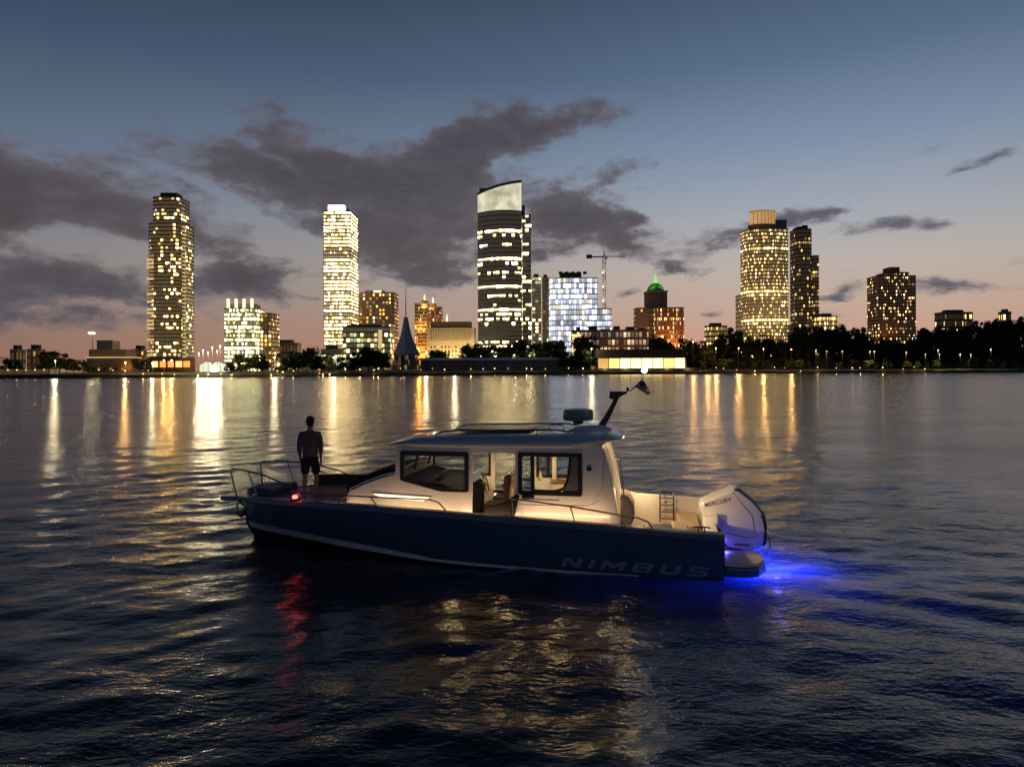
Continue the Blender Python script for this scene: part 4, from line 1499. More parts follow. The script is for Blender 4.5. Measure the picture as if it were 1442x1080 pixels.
# the wooded bluff: reads as one dark mass
def woods():
    rng = random.Random(9)
    V, F = [], []
    base = []
    for me in CR[:3]:
        co = np.zeros(len(me.vertices) * 3, dtype=np.float32)
        me.vertices.foreach_get('co', co)
        base.append(co.reshape(-1, 3))
    cnt = 0
    prof_x = [990, 1010, 1030, 1060, 1100, 1150, 1200, 1230, 1290, 1310, 1340, 1380, 1442, 1520, 1700]
    prof_y = [485, 470, 462, 459, 461, 455, 459, 466, 464, 455, 458, 450, 445, 440, 440]
    for row in range(7):
        for k in range(62):
            px = 985 + k * 11.5 + rng.uniform(-5, 5)
            x = wx(px, 800)
            Y = shoreY(x) + 85 + row * 17 + rng.uniform(-6, 6)
            x = wx(px, Y)
            topy = np.interp(px, prof_x, prof_y) + (6 - row) * 4.6 + rng.uniform(-5, 4)
            zt = wz(px, topy, Y)
            g = groundZ(x, Y)
            h = min(26, max(9.0, zt - g))
            b = base[rng.randrange(3)]
            a = rng.uniform(0, 6.28)
            R = np.array([[math.cos(a), -math.sin(a), 0], [math.sin(a), math.cos(a), 0], [0, 0, 1]], dtype=np.float32)
            s = np.array([1.25, 1.25, h / 12.5], dtype=np.float32)
            co = (b * s) @ R.T + np.array([x, Y, max(g, zt - h)], dtype=np.float32)
            V.append(co)
            q = np.arange(len(co)).reshape(-1, 4) + cnt
            F.append(q)
            cnt += len(co)
    co = np.concatenate(V)
    q = np.concatenate(F).astype(np.int32)
    me = bpy.data.meshes.new('woods')
    me.vertices.add(len(co))
    me.vertices.foreach_set('co', co.ravel())
    me.loops.add(q.size)
    me.loops.foreach_set('vertex_index', q.ravel())
    me.polygons.add(len(q))
    me.polygons.foreach_set('loop_start', np.arange(0, q.size, 4, dtype=np.int32))
    me.update()
    me.validate()
    o = link('woods', me, M['leaf_dark'])
    o['kind'] = 'stuff'
    tag(o, 'dense dark woods covering the bluff along the right-hand shore', 'woods')


woods()

# ------------------------------------------------------------------ the motor boat (local frame: x forward from the transom, y to port, z up from the waterline)
BOAT_ROT = math.radians(180 - 11.7)
BOAT_LOC = (4.315, 14.37, 0)
BM = Matrix.Translation(BOAT_LOC) @ Matrix.Rotation(BOAT_ROT, 4, 'Z')
boat = thing('motor_boat', 'navy hulled motor boat with a white wheelhouse, lit up and floating in the foreground', 'boat', BOAT_LOC, BOAT_ROT)

G = {}
G['hull'] = mat('navy_gelcoat', (0.034, 0.078, 0.128), 0.22, coat=0.6, vary=0.12, vary_scale=1.5)
G['bottom'] = mat('black_antifouling', (0.006, 0.006, 0.007), 0.7)
G['chine_sheen'] = mat('chine_sky_sheen', (0.55, 0.58, 0.62), 0.35)  # pale grey puts the sky's reflection into the rail colour
G['rub'] = mat('navy_rubbing_strake', (0.10, 0.14, 0.20), 0.4, vary=0.15, vary_scale=2)
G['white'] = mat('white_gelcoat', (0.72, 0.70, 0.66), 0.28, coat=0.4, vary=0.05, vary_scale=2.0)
G['roofw'] = mat('shaded_roof_gelcoat', (0.34, 0.40, 0.49), 0.3, coat=0.3, vary=0.06, vary_scale=1.5)  # white gelcoat with the bluish dusk shade put into its colour
G['teak'] = mat('teak_deck', (0.30, 0.19, 0.10), 0.6, vary=0.25, vary_scale=6)
G['black'] = mat('black_frame', (0.010, 0.010, 0.011), 0.35)
G['steel'] = mat('stainless_steel', (0.55, 0.55, 0.56), 0.18, metal=1.0)
G['dsteel'] = mat('dark_rail', (0.16, 0.16, 0.17), 0.3, metal=1.0)
G['cushion'] = mat('dark_cushion', (0.022, 0.021, 0.022), 0.9, spec=.12, vary=0.2, vary_scale=5, bump=.3, bump_scale=40)
G['tan'] = mat('tan_cushion', (0.42, 0.34, 0.23), 0.75, vary=0.12, vary_scale=5, bump=.3, bump_scale=40)
G['cream'] = mat('cream_lining', (0.62, 0.55, 0.44), 0.5, vary=0.06)
G['wood'] = mat('dark_wood', (0.10, 0.055, 0.028), 0.4, vary=0.3, vary_scale=5)
G['glass'] = glass_mat('clear_pane', (.9, .93, .92), 1.0)
G['smoke'] = mat('grey_blind', (0.12, 0.12, 0.13), 0.3)
G['engine'] = mat('white_cowl', (0.70, 0.68, 0.64), 0.3, coat=0.5, vary=0.04, vary_scale=3)
G['engdark'] = mat('dark_trim_and_cowl_shade', (0.022, 0.028, 0.036), 0.35, vary=0.15)
G['led'] = emis('led_strip', (1, .82, .5), 2.2)
G['ceil'] = emis('ceiling_lamp', (1, .80, .48), 14)
G['letter'] = mat('grey_lettering', (0.20, 0.25, 0.29), 0.4)
G['letter2'] = mat('brown_lettering', (0.10, 0.07, 0.05), 0.4)

XS = [0, .6, 1.5, 3, 4.5, 6, 7, 8, 8.8, 9.5, 10.05, 10.5, 10.8, 11.0]
def ip(x, tab):
    return float(np.interp(x, [t[0] for t in tab], [t[1] for t in tab]))
SHEER = [(0, .90), (2, .98), (4.4, 1.08), (7.1, 1.19), (8.7, 1.20), (10.1, 1.12), (11.6, 1.0)]
YG = [(0, 1.53), (1.5, 1.58), (3, 1.6), (6, 1.6), (7, 1.58), (8, 1.5), (8.8, 1.36), (9.5, 1.13), (10.05, .88), (10.5, .60), (10.8, .36), (11.0, .14), (11.6, .1)]
YC = [(0, 1.46), (3, 1.5), (5, 1.47), (6, 1.4), (7, 1.27), (8, 1.06), (8.8, .80), (9.5, .58), (10.05, .38), (10.5, .21), (10.8, .10), (11.0, .03)]
ZC = [(0, -.03), (3, .0), (5, .04), (6, .07), (7, .14), (8, .18), (8.8, .21), (9.5, .23), (10.5, .25), (11.0, .30)]
ZK = [(0, -.55), (6, -.6), (8.5, -.5), (9.8, -.4), (10.5, -.25), (10.8, -.05), (11.0, .28)]


def yhull(x, z):
    t = max(0.0, min(1.0, (z - ip(x, ZC) - .02) / (ip(x, SHEER) - .15 - ip(x, ZC))))
    return ip(x, YC) + .012 + (ip(x, YG) - ip(x, YC) - .012) * min(1.0, t + (.18 if x > 6 else .10) * math.sin(PI * t))


def hull():
    b = MB()
    rings = []
    for x in XS:
        yg, yc, zc, zk, zs = ip(x, YG), ip(x, YC), ip(x, ZC), ip(x, ZK), ip(x, SHEER)
        half = [(0, zk), (yc * .55, zk + (zc - zk) * .6), (yc, zc), (yc + .012, zc + .02)]
        for t in (.2, .4, .6, .8, 1.0):
            e = t + .18 * math.sin(PI * t) if x > 6 else t + .10 * math.sin(PI * t)
            half.append((yc + .012 + (yg - yc - .012) * min(1.0, e), zc + .02 + (zs - .13 - zc - .02) * t))
        ring = [(x, -y, z) for (y, z) in half[::-1][:-1]] + [(x, y, z) for (y, z) in half]
        rings.append(ring)
    b.loft(rings, closed=False)
    # transom
    o = b.build('hull', [G['hull'], G['bottom']], boat, smooth='auto')
    me = o.data
    for p in me.polygons:
        c = p.center
        if c.z < ip(c.x, ZC) - .005:
            p.material_index = 1
    half = rings[0]
    t = MB()
    vs = [t.bm.verts.new((0.0, p[1], p[2])) for p in half]
    t.bm.faces.new(vs)
    vs2 = [t.bm.verts.new((0.06, p[1] * .99, p[2])) for p in half]
    t.bm.faces.new(vs2[::-1])
    t.build('transom', G['hull'], boat)
    # spray rail along the chine, each side; its paleness paints in reflected sky
    for s in (1, -1):
        b = MB()
        rr = []
        for x in np.arange(1.6, 10.95, .25):
            zc, yc = ip(x, ZC), ip(x, YC)
            hgt = float(np.interp(x, [1.6, 5.9, 6.0, 8, 10, 11], [.04, .05, .085, .15, .17, .13]))
            e = .02 + .012
            yg, zs = ip(x, YG), ip(x, SHEER)
            tt = hgt / (zs - .13 - zc)
            yt = yc + .012 + (yg - yc - .012) * min(1, tt + (.18 if x > 6 else .1) * math.sin(PI * tt))
            rr.append([(x, s * (yc - .02), zc - .012), (x, s * (yc + .035), zc - .004), (x, s * (yt + .022), zc + hgt), (x, s * (yt - .01), zc + hgt)])
        b.loft(rr, closed=True).build('spray_rail', G['chine_sheen'], boat)
    # gunwale: a cap all round with the flat pulpit nose
    xs = [0, .6, 1.5, 3, 4.5, 6, 7, 8, 8.8, 9.5, 10.05, 10.5, 10.8, 11.0, 11.25, 11.5, 11.58]
    yo = lambda x: ip(x, [(0, 1.56), (1.5, 1.62), (3, 1.64), (6, 1.64), (7, 1.62), (8, 1.54), (8.8, 1.4), (9.5, 1.18), (10.05, .95), (10.5, .72), (10.8, .55), (11.0, .45), (11.25, .38), (11.5, .28), (11.58, .22)])
    b = MB()
    for s in (1, -1):
        rr = []
        for x in xs:
            o_, zs = yo(x), ip(x, SHEER)
            inn = max(0.0, o_ - .19) if x < 10.3 else max(0.0, (o_ - .19) * (11.0 - x) / .7) if x < 11 else 0.0
            th = .15 if x < 10.8 else .10
            rr.append([(x, s * (o_ - .03), zs - th), (x, s * o_, zs - th + .035), (x, s * o_, zs - .03), (x, s * (o_ - .04), zs), (x, s * inn, zs + .004), (x, s * inn, zs - .1)])
        b.loft(rr, closed=True)
    b.build('gunwale', G['rub'], boat, weld=False)
    # inner bulwark lining and decks
    sole = lambda x: .34 if x < 2.1 else (.62 if x < 7.9 else .98)
    for s in (1, -1):
        b = MB()
        rr = []
        for x in np.concatenate([np.arange(.12, 10.5, .2)]):
            yi = yo(x) - .185
            yl = min(yi - .03, yhull(x, sole(x)) - .09)
            rr.append([(x, s * yi, ip(x, SHEER) - .02), (x, s * yl, sole(x)), (x, s * (yl + .04), sole(x)), (x, s * (yi + .03), ip(x, SHEER) - .05)])
        b.loft(rr, closed=True).build('bulwark_lining', G['white'], boat)
    for nm, a, c, z, m_ in (('cockpit_sole', .12, 2.12, .34, 'teak'), ('side_deck', 2.121, 7.9, .62, 'teak'), ('fore_deck', 7.901, 10.9, .98, 'cream')):
        b = MB()
        rr = []
        for x in np.linspace(a, c, 12):
            yi = max(.03, min(yo(x) - .2, yhull(x, z - .05) - .06))
            rr.append([(x, -yi, z - .05), (x, yi, z - .05), (x, yi, z), (x, -yi, z)])
        b.loft(rr, closed=True).build(nm, G[m_], boat)
    # quarter blocks at the stern and the transom bench
    MB().box((.07, -1.36, .34), (.32, 1.36, .86)).build('transom_wall', G['white'], boat, bevel=.03)
    for s in (1, -1):
        ys = sorted((s * .34, s * 1.48))
        pts = [(0.0, ys[0] if s > 0 else ys[1]), (-.55, ys[0] if s > 0 else ys[1])]
        pl = MB()
        y0, y1 = (s * .42, s * 1.47)
        out = [(.0, y0), (-.74, y0), (-.80, y0 + s * .25), (-.78, y0 + s * .62), (-.62, y1 - s * .12), (-.42, y1), (.0, y1)]
        pl.prism(out, .27, .33)
        pl.build('swim_platform', G['cream'], boat, bevel=.015)
        e = MB()
        out2 = [(p[0] * 1.03, p[1]) for p in out]
        e.prism(out2, .06, .266)
        e.build('platform_edge', G['hull'], boat, bevel=.05, seg=3)


hull()


def flat_panel(name, outer, holes, thick, m, parent, place, bev=.006):
    """flat sheet with holes in the local x-z plane, given a real thickness"""
    cu = bpy.data.curves.new(name, 'CURVE')
    cu.dimensions = '2D'
    cu.fill_mode = 'BOTH'
    cu.extrude = thick / 2
    cu.bevel_depth = bev
    for poly in [outer] + list(holes):
        sp = cu.splines.new('POLY')
        sp.points.add(len(poly) - 1)
        for p, q in zip(sp.points, poly):
            p.co = (q[0], q[1], 0, 1)
        sp.use_cyclic_u = True
    o = bpy.data.objects.new(name, cu)
    COL.objects.link(o)
    dg = bpy.context.evaluated_depsgraph_get()
    me = bpy.data.meshes.new_from_object(o.evaluated_get(dg))
    bpy.data.objects.remove(o)
    bpy.data.curves.remove(cu)
    me.name = name
    me.materials.clear()
    r = link(name, me, m, parent)
    r.matrix_local = place
    return r


def rounded(pts, r=.06, n=4):
    out = []
    N = len(pts)
    for i in range(N):
        p = Vector(pts[i]).to_2d()
        a = (Vector(pts[i - 1]).to_2d() - p)
        c = (Vector(pts[(i + 1) % N]).to_2d() - p)
        rr = min(r, a.length * .45, c.length * .45)
        A, C = p + a.normalized() * rr, p + c.normalized() * rr
        for k in range(n + 1):
            t = k / n
            out.append(tuple((1 - t) ** 2 * A + 2 * t * (1 - t) * p + t * t * C))
    return out


XZ = Matrix(((1, 0, 0, 0), (0, 0, -1, 0), (0, 1, 0, 0), (0, 0, 0, 1)))   # local (x,y,0) -> boat (x,.,z)


def side_place(y):
    return Matrix.Translation((0, y, 0)) @ XZ


W1 = [(6.64, 2.29), (5.13, 2.29), (5.13, 1.45), (5.74, 1.45), (6.22, 1.56), (6.64, 1.66)]
W2 = [(4.06, 2.31), (2.74, 2.31), (2.74, 1.44), (4.06, 1.44)]
DOOR = [(5.06, 2.29), (4.13, 2.29), (4.13, .66), (5.06, .66)]
SIDE = [(1.99, .36), (2.02, 1.0), (2.16, 1.9), (2.33, 2.5), (6.72, 2.37), (6.76, 1.76), (7.1, 1.68), (7.5, 1.53), (7.82, 1.37), (7.86, 1.1), (7.86, .62)]


def inset(poly, d):
    cx = sum(p[0] for p in poly) / len(poly)
    cz = sum(p[1] for p in poly) / len(poly)
    w = max(p[0] for p in poly) - min(p[0] for p in poly)
    h = max(p[1] for p in poly) - min(p[1] for p in poly)
    return [(cx + (p[0] - cx) * (1 - 2 * d / w), cz + (p[1] - cz) * (1 - 2 * d / h)) for p in poly]


def wheelhouse():
    CY = 1.05
    STRIP = [(7.24, 1.345), (7.05, 1.275), (6.12, 1.235), (6.0, 1.305)]
    for s in (1, -1):
        flat_panel('cabin_side', rounded(SIDE, .08), [inset(W1, .012), inset(W2, .012), rounded(DOOR, .06)], .05, G['white'], boat, side_place(s * CY))
        for poly in (W1, W2):
            fr = flat_panel('window_frame', rounded(poly, .05), [rounded(inset(poly, .075), .05)], .05, G['black'], boat, side_place(s * (CY + .022)))
            pane = flat_panel('pane', inset(poly, .06), [], .006, G['glass'], fr, Matrix.Identity(4), 0)
            if poly is W2:
                MB().box((3.72, 1.47, -.02), (3.80, 2.28, .02)).build('mullion', G['black'], fr)
                MB().tube([(2.97, 2.28, 0), (3.0, 1.95, 0), (3.04, 1.72, 0), (3.12, 1.58, 0), (3.3, 1.52, 0), (3.72, 1.52, 0)], .03, 6).build('mullion', G['black'], fr)
                flat_panel('blind', [(2.8, 2.26), (2.96, 2.26), (2.99, 1.95), (3.03, 1.7), (3.1, 1.56), (3.16, 1.5), (2.8, 1.5)], [], .006, G['smoke'], fr, Matrix.Translation((0, 0, -.008)), 0)
        # lit strip window low on the coach roof side
        flat_panel('strip_window', [(p[0], p[1]) for p in STRIP], [], .02, G['led'], boat, side_place(s * (CY + .036)))
        flat_panel('strip_frame', rounded([(7.32, 1.375), (7.07, 1.245), (6.08, 1.205), (5.93, 1.33)], .03), [inset(STRIP, -.004)], .025, G['cream'], boat, side_place(s * (CY + .03)))
        # moulded line on the quarter, small vent and grab slot
        MB().tube([(2.30, s * 1.085, 2.32), (2.36, s * 1.085, 1.6), (2.45, s * 1.085, 1.32), (2.62, s * 1.085, 1.24), (4.0, s * 1.085, 1.22)], .012, 6).build('moulding', G['white'], boat)
        MB().box((2.55, s * 1.078, 1.96), (2.64, s * 1.10, 2.05)).build('side_lamp', G['black'], boat, bevel=.01)
        MB().box((3.2, s * 1.076, 1.335), (3.95, s * 1.088, 1.352)).build('vent', G['smoke'], boat)
    # coach roof deck forward of the windscreen
    b = MB()
    prof = [(6.7, 1.80), (7.1, 1.70), (7.5, 1.55), (7.82, 1.40), (7.885, 1.25), (7.885, .64)]
    rr = []
    for (x, z) in prof:
        rr.append([(x, y, z + .07 * (1 - (y / 1.08) ** 2)) for y in np.linspace(-1.03, 1.03, 9)])
    b.loft(rr).build('coach_roof', G['white'], boat, smooth='auto').modifiers.new('s', 'SOLIDIFY').thickness = -.03
    # dark sun pad lying on the coach roof
    rr = []
    for (x, z) in ((6.74, 1.80), (6.78, 1.88), (6.95, 1.87), (7.3, 1.77), (7.6, 1.66), (7.9, 1.52), (7.96, 1.43)):
        lo = float(np.interp(x, [6.7, 7.1, 7.5, 7.82, 7.9, 8], [1.83, 1.73, 1.58, 1.43, 1.3, 1.2])) + .03
        rr.append([(x, -.90, lo - .04), (x, -.92, z + .02), (x, 0, z + .06), (x, .92, z + .02), (x, .90, lo - .04)])
    MB().loft(rr, closed=True).build('sun_pad', G['cushion'], boat, smooth='auto')
    # windscreen: raked front panes between pillars
    for y in (-1.02, 0, 1.02):
        MB().tube([(6.72, y, 1.74), (6.55, y, 2.36)], .035, 6).build('windscreen_pillar', G['black'], boat)
    for a, c in ((-.99, -.03), (.03, .99)):
        MB().loft([[(6.705, a, 1.8), (6.56, a, 2.33)], [(6.705, c, 1.8), (6.56, c, 2.33)]]).build('windscreen_pane', G['glass'], boat)
    # aft bulkhead with open doorway
    for (a, c) in ((-1.02, -.80), (.42, 1.02)):
        MB().prism([(2.0, .36), (2.03, 1.0), (2.17, 1.9), (2.32, 2.46), (2.40, 2.46), (2.24, 1.9), (2.10, 1.0), (2.07, .36)], a, c, 'y').build('aft_bulkhead', G['white'], boat)
    MB().box((2.30, -.80, 2.32), (2.38, .42, 2.46)).build('door_header', G['white'], boat)
    MB().tube([(2.10, .98, 2.25), (1.98, .98, 2.2), (1.93, .98, 1.8), (1.90, .98, 1.45), (1.98, .98, 1.4)], .016, 8).build('grab_handle', G['steel'], boat)
    # roof
    top = [(1.92, 2.63), (2.3, 2.72), (3.0, 2.68), (4.5, 2.65), (5.5, 2.62), (6.3, 2.57), (6.75, 2.49), (6.97, 2.42)]
    bot = [(1.92, 2.60), (2.3, 2.50), (2.85, 2.36), (4.5, 2.335), (5.5, 2.335), (6.3, 2.345), (6.75, 2.365), (6.97, 2.40)]
    rr = []
    ys = [-1, -.985, -.93, -.8, -.55, -.25, 0, .25, .55, .8, .93, .985, 1]
    for (x, zt), (_, zb_) in zip(top, bot):
        hw = float(np.interp(x, [1.9, 2.3, 3, 6, 6.6, 6.97], [.95, 1.16, 1.24, 1.22, 1.16, .98]))
        mid = (zt + zb_) / 2
        ring = []
        for q in ys:
            k = max(0.0, 1 - abs(q) ** 10) ** .5
            ring.append((x, q * hw, mid + (zt - mid) * k + .02 * (1 - q * q)))
        for q in ys[::-1][1:-1]:
            k = max(0.0, 1 - abs(q) ** 10) ** .5
            ring.append((x, q * hw, mid + (zb_ - mid) * k))
        rr.append(ring)
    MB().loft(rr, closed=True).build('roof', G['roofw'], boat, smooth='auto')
    # roof hatch, rails and little fittings on top
    MB().box((3.9, -.62, 2.70), (5.6, .62, 2.735)).build('roof_hatch', G['black'], boat, bevel=.012)
    for s in (1, -1):
        y = s * .86
        MB().tube([(5.95, y, 2.62), (5.75, y, 2.70), (5.4, y, 2.725), (4.0, y, 2.755), (3.3, y, 2.765), (3.0, y, 2.72)], .018, 8).build('roof_rail', G['dsteel'], boat)
        for x in (5.2, 4.4, 3.7):
            MB().tube([(x, y, 2.63), (x, y, 2.74)], .014, 6).build('rail_foot', G['dsteel'], boat)
    MB().tube([(3.55, .35, 2.70), (3.5, .35, 2.82), (3.36, .35, 2.84), (3.22, .35, 2.82), (3.2, .35, 2.72)], .016, 8).build('roof_handle', G['steel'], boat)
    MB().tube([(5.45, -.3, 2.70), (5.43, -.3, 2.80)], [.025, .012], 8).build('horn', G['black'], boat)
    # mast foot fairing
    MB().prism([(3.15, 2.69), (2.9, 2.80), (2.45, 2.84), (2.2, 2.78), (2.2, 2.69)], -.30, .30, 'y').build('mast_fairing', G['roofw'], boat, bevel=.03, seg=3)
    # radar
    r = MB().lathe([(.20, 0), (.31, .015), (.335, .06), (.335, .19), (.31, .245), (.18, .265), (0, .27)], (2.93, 0, 2.895), 28).build('radar', mat('radar_grey', (.12, .14, .17), .4), boat, smooth='auto')
    MB().lathe([(.10, 0), (.12, .06)], (2.93, 0, 2.83), 16).build('radar_foot', G['black'], r)
    # leaning mast with crosstree, lamp and flagstaff
    b = MB()
    rr = []
    for (x, z, w) in ((2.42, 2.80, .17), (2.3, 2.98, .13), (2.16, 3.25, .10), (2.05, 3.5, .09)):
        rr.append([(x - w * .55, -.09, z), (x + w * .55, -.09, z), (x + w * .55, .09, z), (x - w * .55, .09, z)])
    b.loft(rr, closed=True).build('mast', G['engdark'], boat, bevel=.02)
    MB().prism([(1.86, 3.50), (1.86, 3.545), (2.24, 3.545), (2.25, 3.40), (2.12, 3.34), (2.02, 3.42)], -.10, .10, 'y').build('mast_head', G['engdark'], boat, bevel=.015)
    MB().lathe([(.03, 0), (.035, .06), (.02, .09)], (1.85, 0, 3.545), 10).build('mast_camera', G['black'], boat)
    MB().tube([(1.80, 0, 3.545), (1.53, 0, 3.81), (1.502, 0, 3.96)], [.014, .011, .009], 8).build('flagstaff', G['dsteel'], boat)
    a = MB().lathe([(.02, -.06), (.05, -.04), (.06, 0), (.05, .04), (.02, .06)], (1.50, 0, 4.005), 12).build('all_round_light', emis('white_navigation_light', (1, .95, .85), 60), boat, smooth=True)
    lamp('all_round_glow', (1.50, 0, 4.08), (1, .95, .85), 3, boat, .04)
    for (x, y) in ((2.36, -.25), (2.36, .25)):
        MB().tube([(x, y, 2.75), (x - .05, y, 3.0)], .008, 6).build('aerial', G['black'], boat)


wheelhouse()


def interior():
    MB().box((2.1, -1.0, .60), (7.7, 1.0, .635)).build('cabin_floor', G['wood'], boat)
    MB().box((2.4, -1.0, 2.30), (6.5, 1.0, 2.325)).build('headlining', G['cream'], boat)
    # dashboard and helm
    MB().prism([(5.3, .64), (5.3, 1.32), (5.45, 1.50), (5.75, 1.60), (6.3, 1.62), (6.62, 1.72), (6.62, .64)], -.98, .98, 'y').build('dashboard', mat('black_vinyl', (.006, .006, .007), .9, spec=.08), boat, bevel=.02)
    MB().box((5.33, -.75, 1.46), (5.40, -.10, 1.66), Matrix.Rotation(0, 4, 'Y')).build('instrument_panel', emis('instrument_screen', (.7, .85, 1.0), .10), boat)
    MB().prism([(5.95, 1.66), (5.8, 1.80), (5.83, 1.80), (6.02, 1.66)], .05, .65, 'y').build('dash_plate', G['steel'], boat)  # tilted steel plate above the dashboard
    b = MB()
    c = Vector((5.13, -.42, 1.38))
    pts = [c + Vector((.06 * math.sin(a), .19 * math.cos(a), .19 * math.sin(a))) for a in [k * 2 * PI / 20 for k in range(20)]]
    b.tube(pts, .016, 8, closed=True)
    for a in (PI / 2, PI / 2 + 2.1, PI / 2 - 2.1):
        b.tube([c, c + Vector((.06 * math.sin(a), .19 * math.cos(a), .19 * math.sin(a)))], .012, 6)
    b.tube([c, c + Vector((.2, 0, .02))], .03, 8)
    b.build('steering_wheel', G['black'], boat, weld=False)
    for y in (-.45, .42):
        s = MB().tube([(4.62, y, .64), (4.62, y, 1.0)], [.10, .06], 10).build('seat_pedestal', G['steel'], boat)
        MB().box((4.40, y - .27, 1.0), (4.92, y + .27, 1.13)).build('seat', G['cushion'], s, bevel=.04, seg=3)
        MB().prism([(4.36, 1.1), (4.28, 1.75), (4.36, 1.80), (4.46, 1.74), (4.50, 1.1)], y - .25, y + .25, 'y').build('backrest', G['wood'], s, bevel=.03, seg=3)
        MB().box((4.45, y - .33, 1.28), (4.82, y - .27, 1.34)).build('armrest', G['cushion'], s, bevel=.01)
    # galley and dinette
    MB().box((2.45, -1.0, .64), (3.6, -.55, 1.42)).build('galley', G['cream'], boat, bevel=.01)
    MB().box((2.42, -1.0, 1.421), (3.62, -.53, 1.45)).build('worktop', G['wood'], boat)
    MB().box((2.95, -.548, 1.05), (3.15, -.53, 1.16)).build('cupboard_latch', G['wood'], boat)
    for x in (3.55, 3.1):
        MB().box((x, -1.0, 1.45), (x + .09, -.9, 2.3)).build('window_post', G['cream'], boat)
    MB().box((2.5, .35, .64), (3.9, .98, 1.05)).build('dinette_bench', G['tan'], boat, bevel=.04, seg=3)
    MB().box((2.5, .86, 1.051), (3.9, .98, 1.36)).build('dinette_backrest', G['tan'], boat, bevel=.03, seg=3)
    MB().lathe([(.05, 0), (.06, .08), (.03, .15), (.028, .22)], (3.88, -.62, 1.451), 12).build('bottle', G['tan'], boat, smooth='auto')
    # ceiling lamps
    for (x, y) in ((5.6, .4), (5.6, -.4), (4.5, 0), (3.4, .4), (3.4, -.4), (2.75, 0)):
        MB().lathe([(.055, 0), (.055, .012), (.045, .016)], (x, y, 2.284), 14).build('ceiling_lamp', G['ceil'], boat)
        lamp('ceiling_light', (x, y, 2.24), (1, .66, .30), 30, boat, .05)
        lamp('ceiling_glow', (x, y, 2.20), (1, .64, .28), 5, boat, .06)
    # lamps under the roof edge that wash the cabin sides, and under the aft overhang
    for s in (1, -1):
        # led strips under the inner edge of the gunwale wash the cabin side
        for (xa, xb, yy, pw) in ((2.2, 4.0, 1.42, 6.5), (4.1, 5.4, 1.42, 5.2), (5.5, 7.2, 1.41, 5.2), (7.4, 8.6, 1.22, 3)):
            l = lamp('courtesy_light', ((xa + xb) / 2, s * yy, .97), (1, .62, .31), pw, boat, kind='AREA')
            l.data.shape = 'RECTANGLE'
            l.data.size = xb - xa
            l.data.size_y = .03
            l.matrix_local = Matrix.Translation(((xa + xb) / 2, s * yy, .97)) @ Matrix.Rotation(s * math.radians(-125), 4, 'X')
    MB().box((2.0, -.3, 2.545), (2.08, .3, 2.555)).build('aft_lamp', G['ceil'], boat)
    lamp('aft_light', (1.93, .1, 2.50), (1, .66, .32), 85, boat, .06, 'SPOT', (0, math.radians(38), 0), 2.2, .6)
    lamp('aft_glow', (1.93, -.3, 2.50), (1, .62, .26), 8, boat, .06)
    lamp('aft_light', (1.86, .92, 2.48), (1, .66, .34), 75, boat, .05, 'SPOT', (math.radians(-8), math.radians(50), 0), 1.7, .6)
    v_ = Vector((-.35, .3, .98)) - Vector((.9, 1.33, 1.0))
    lamp('cowl_fill', (.9, 1.33, 1.0), (1, .68, .38), 42, boat, .04, 'SPOT', v_.to_track_quat('-Z', 'Y').to_euler(), 1.15, .7)  # added fill aimed at the engine cowl, no fitting stands here
    lamp('aft_light', (1.6, -.9, 1.3), (1, .66, .32), 14, boat, .05)


interior()


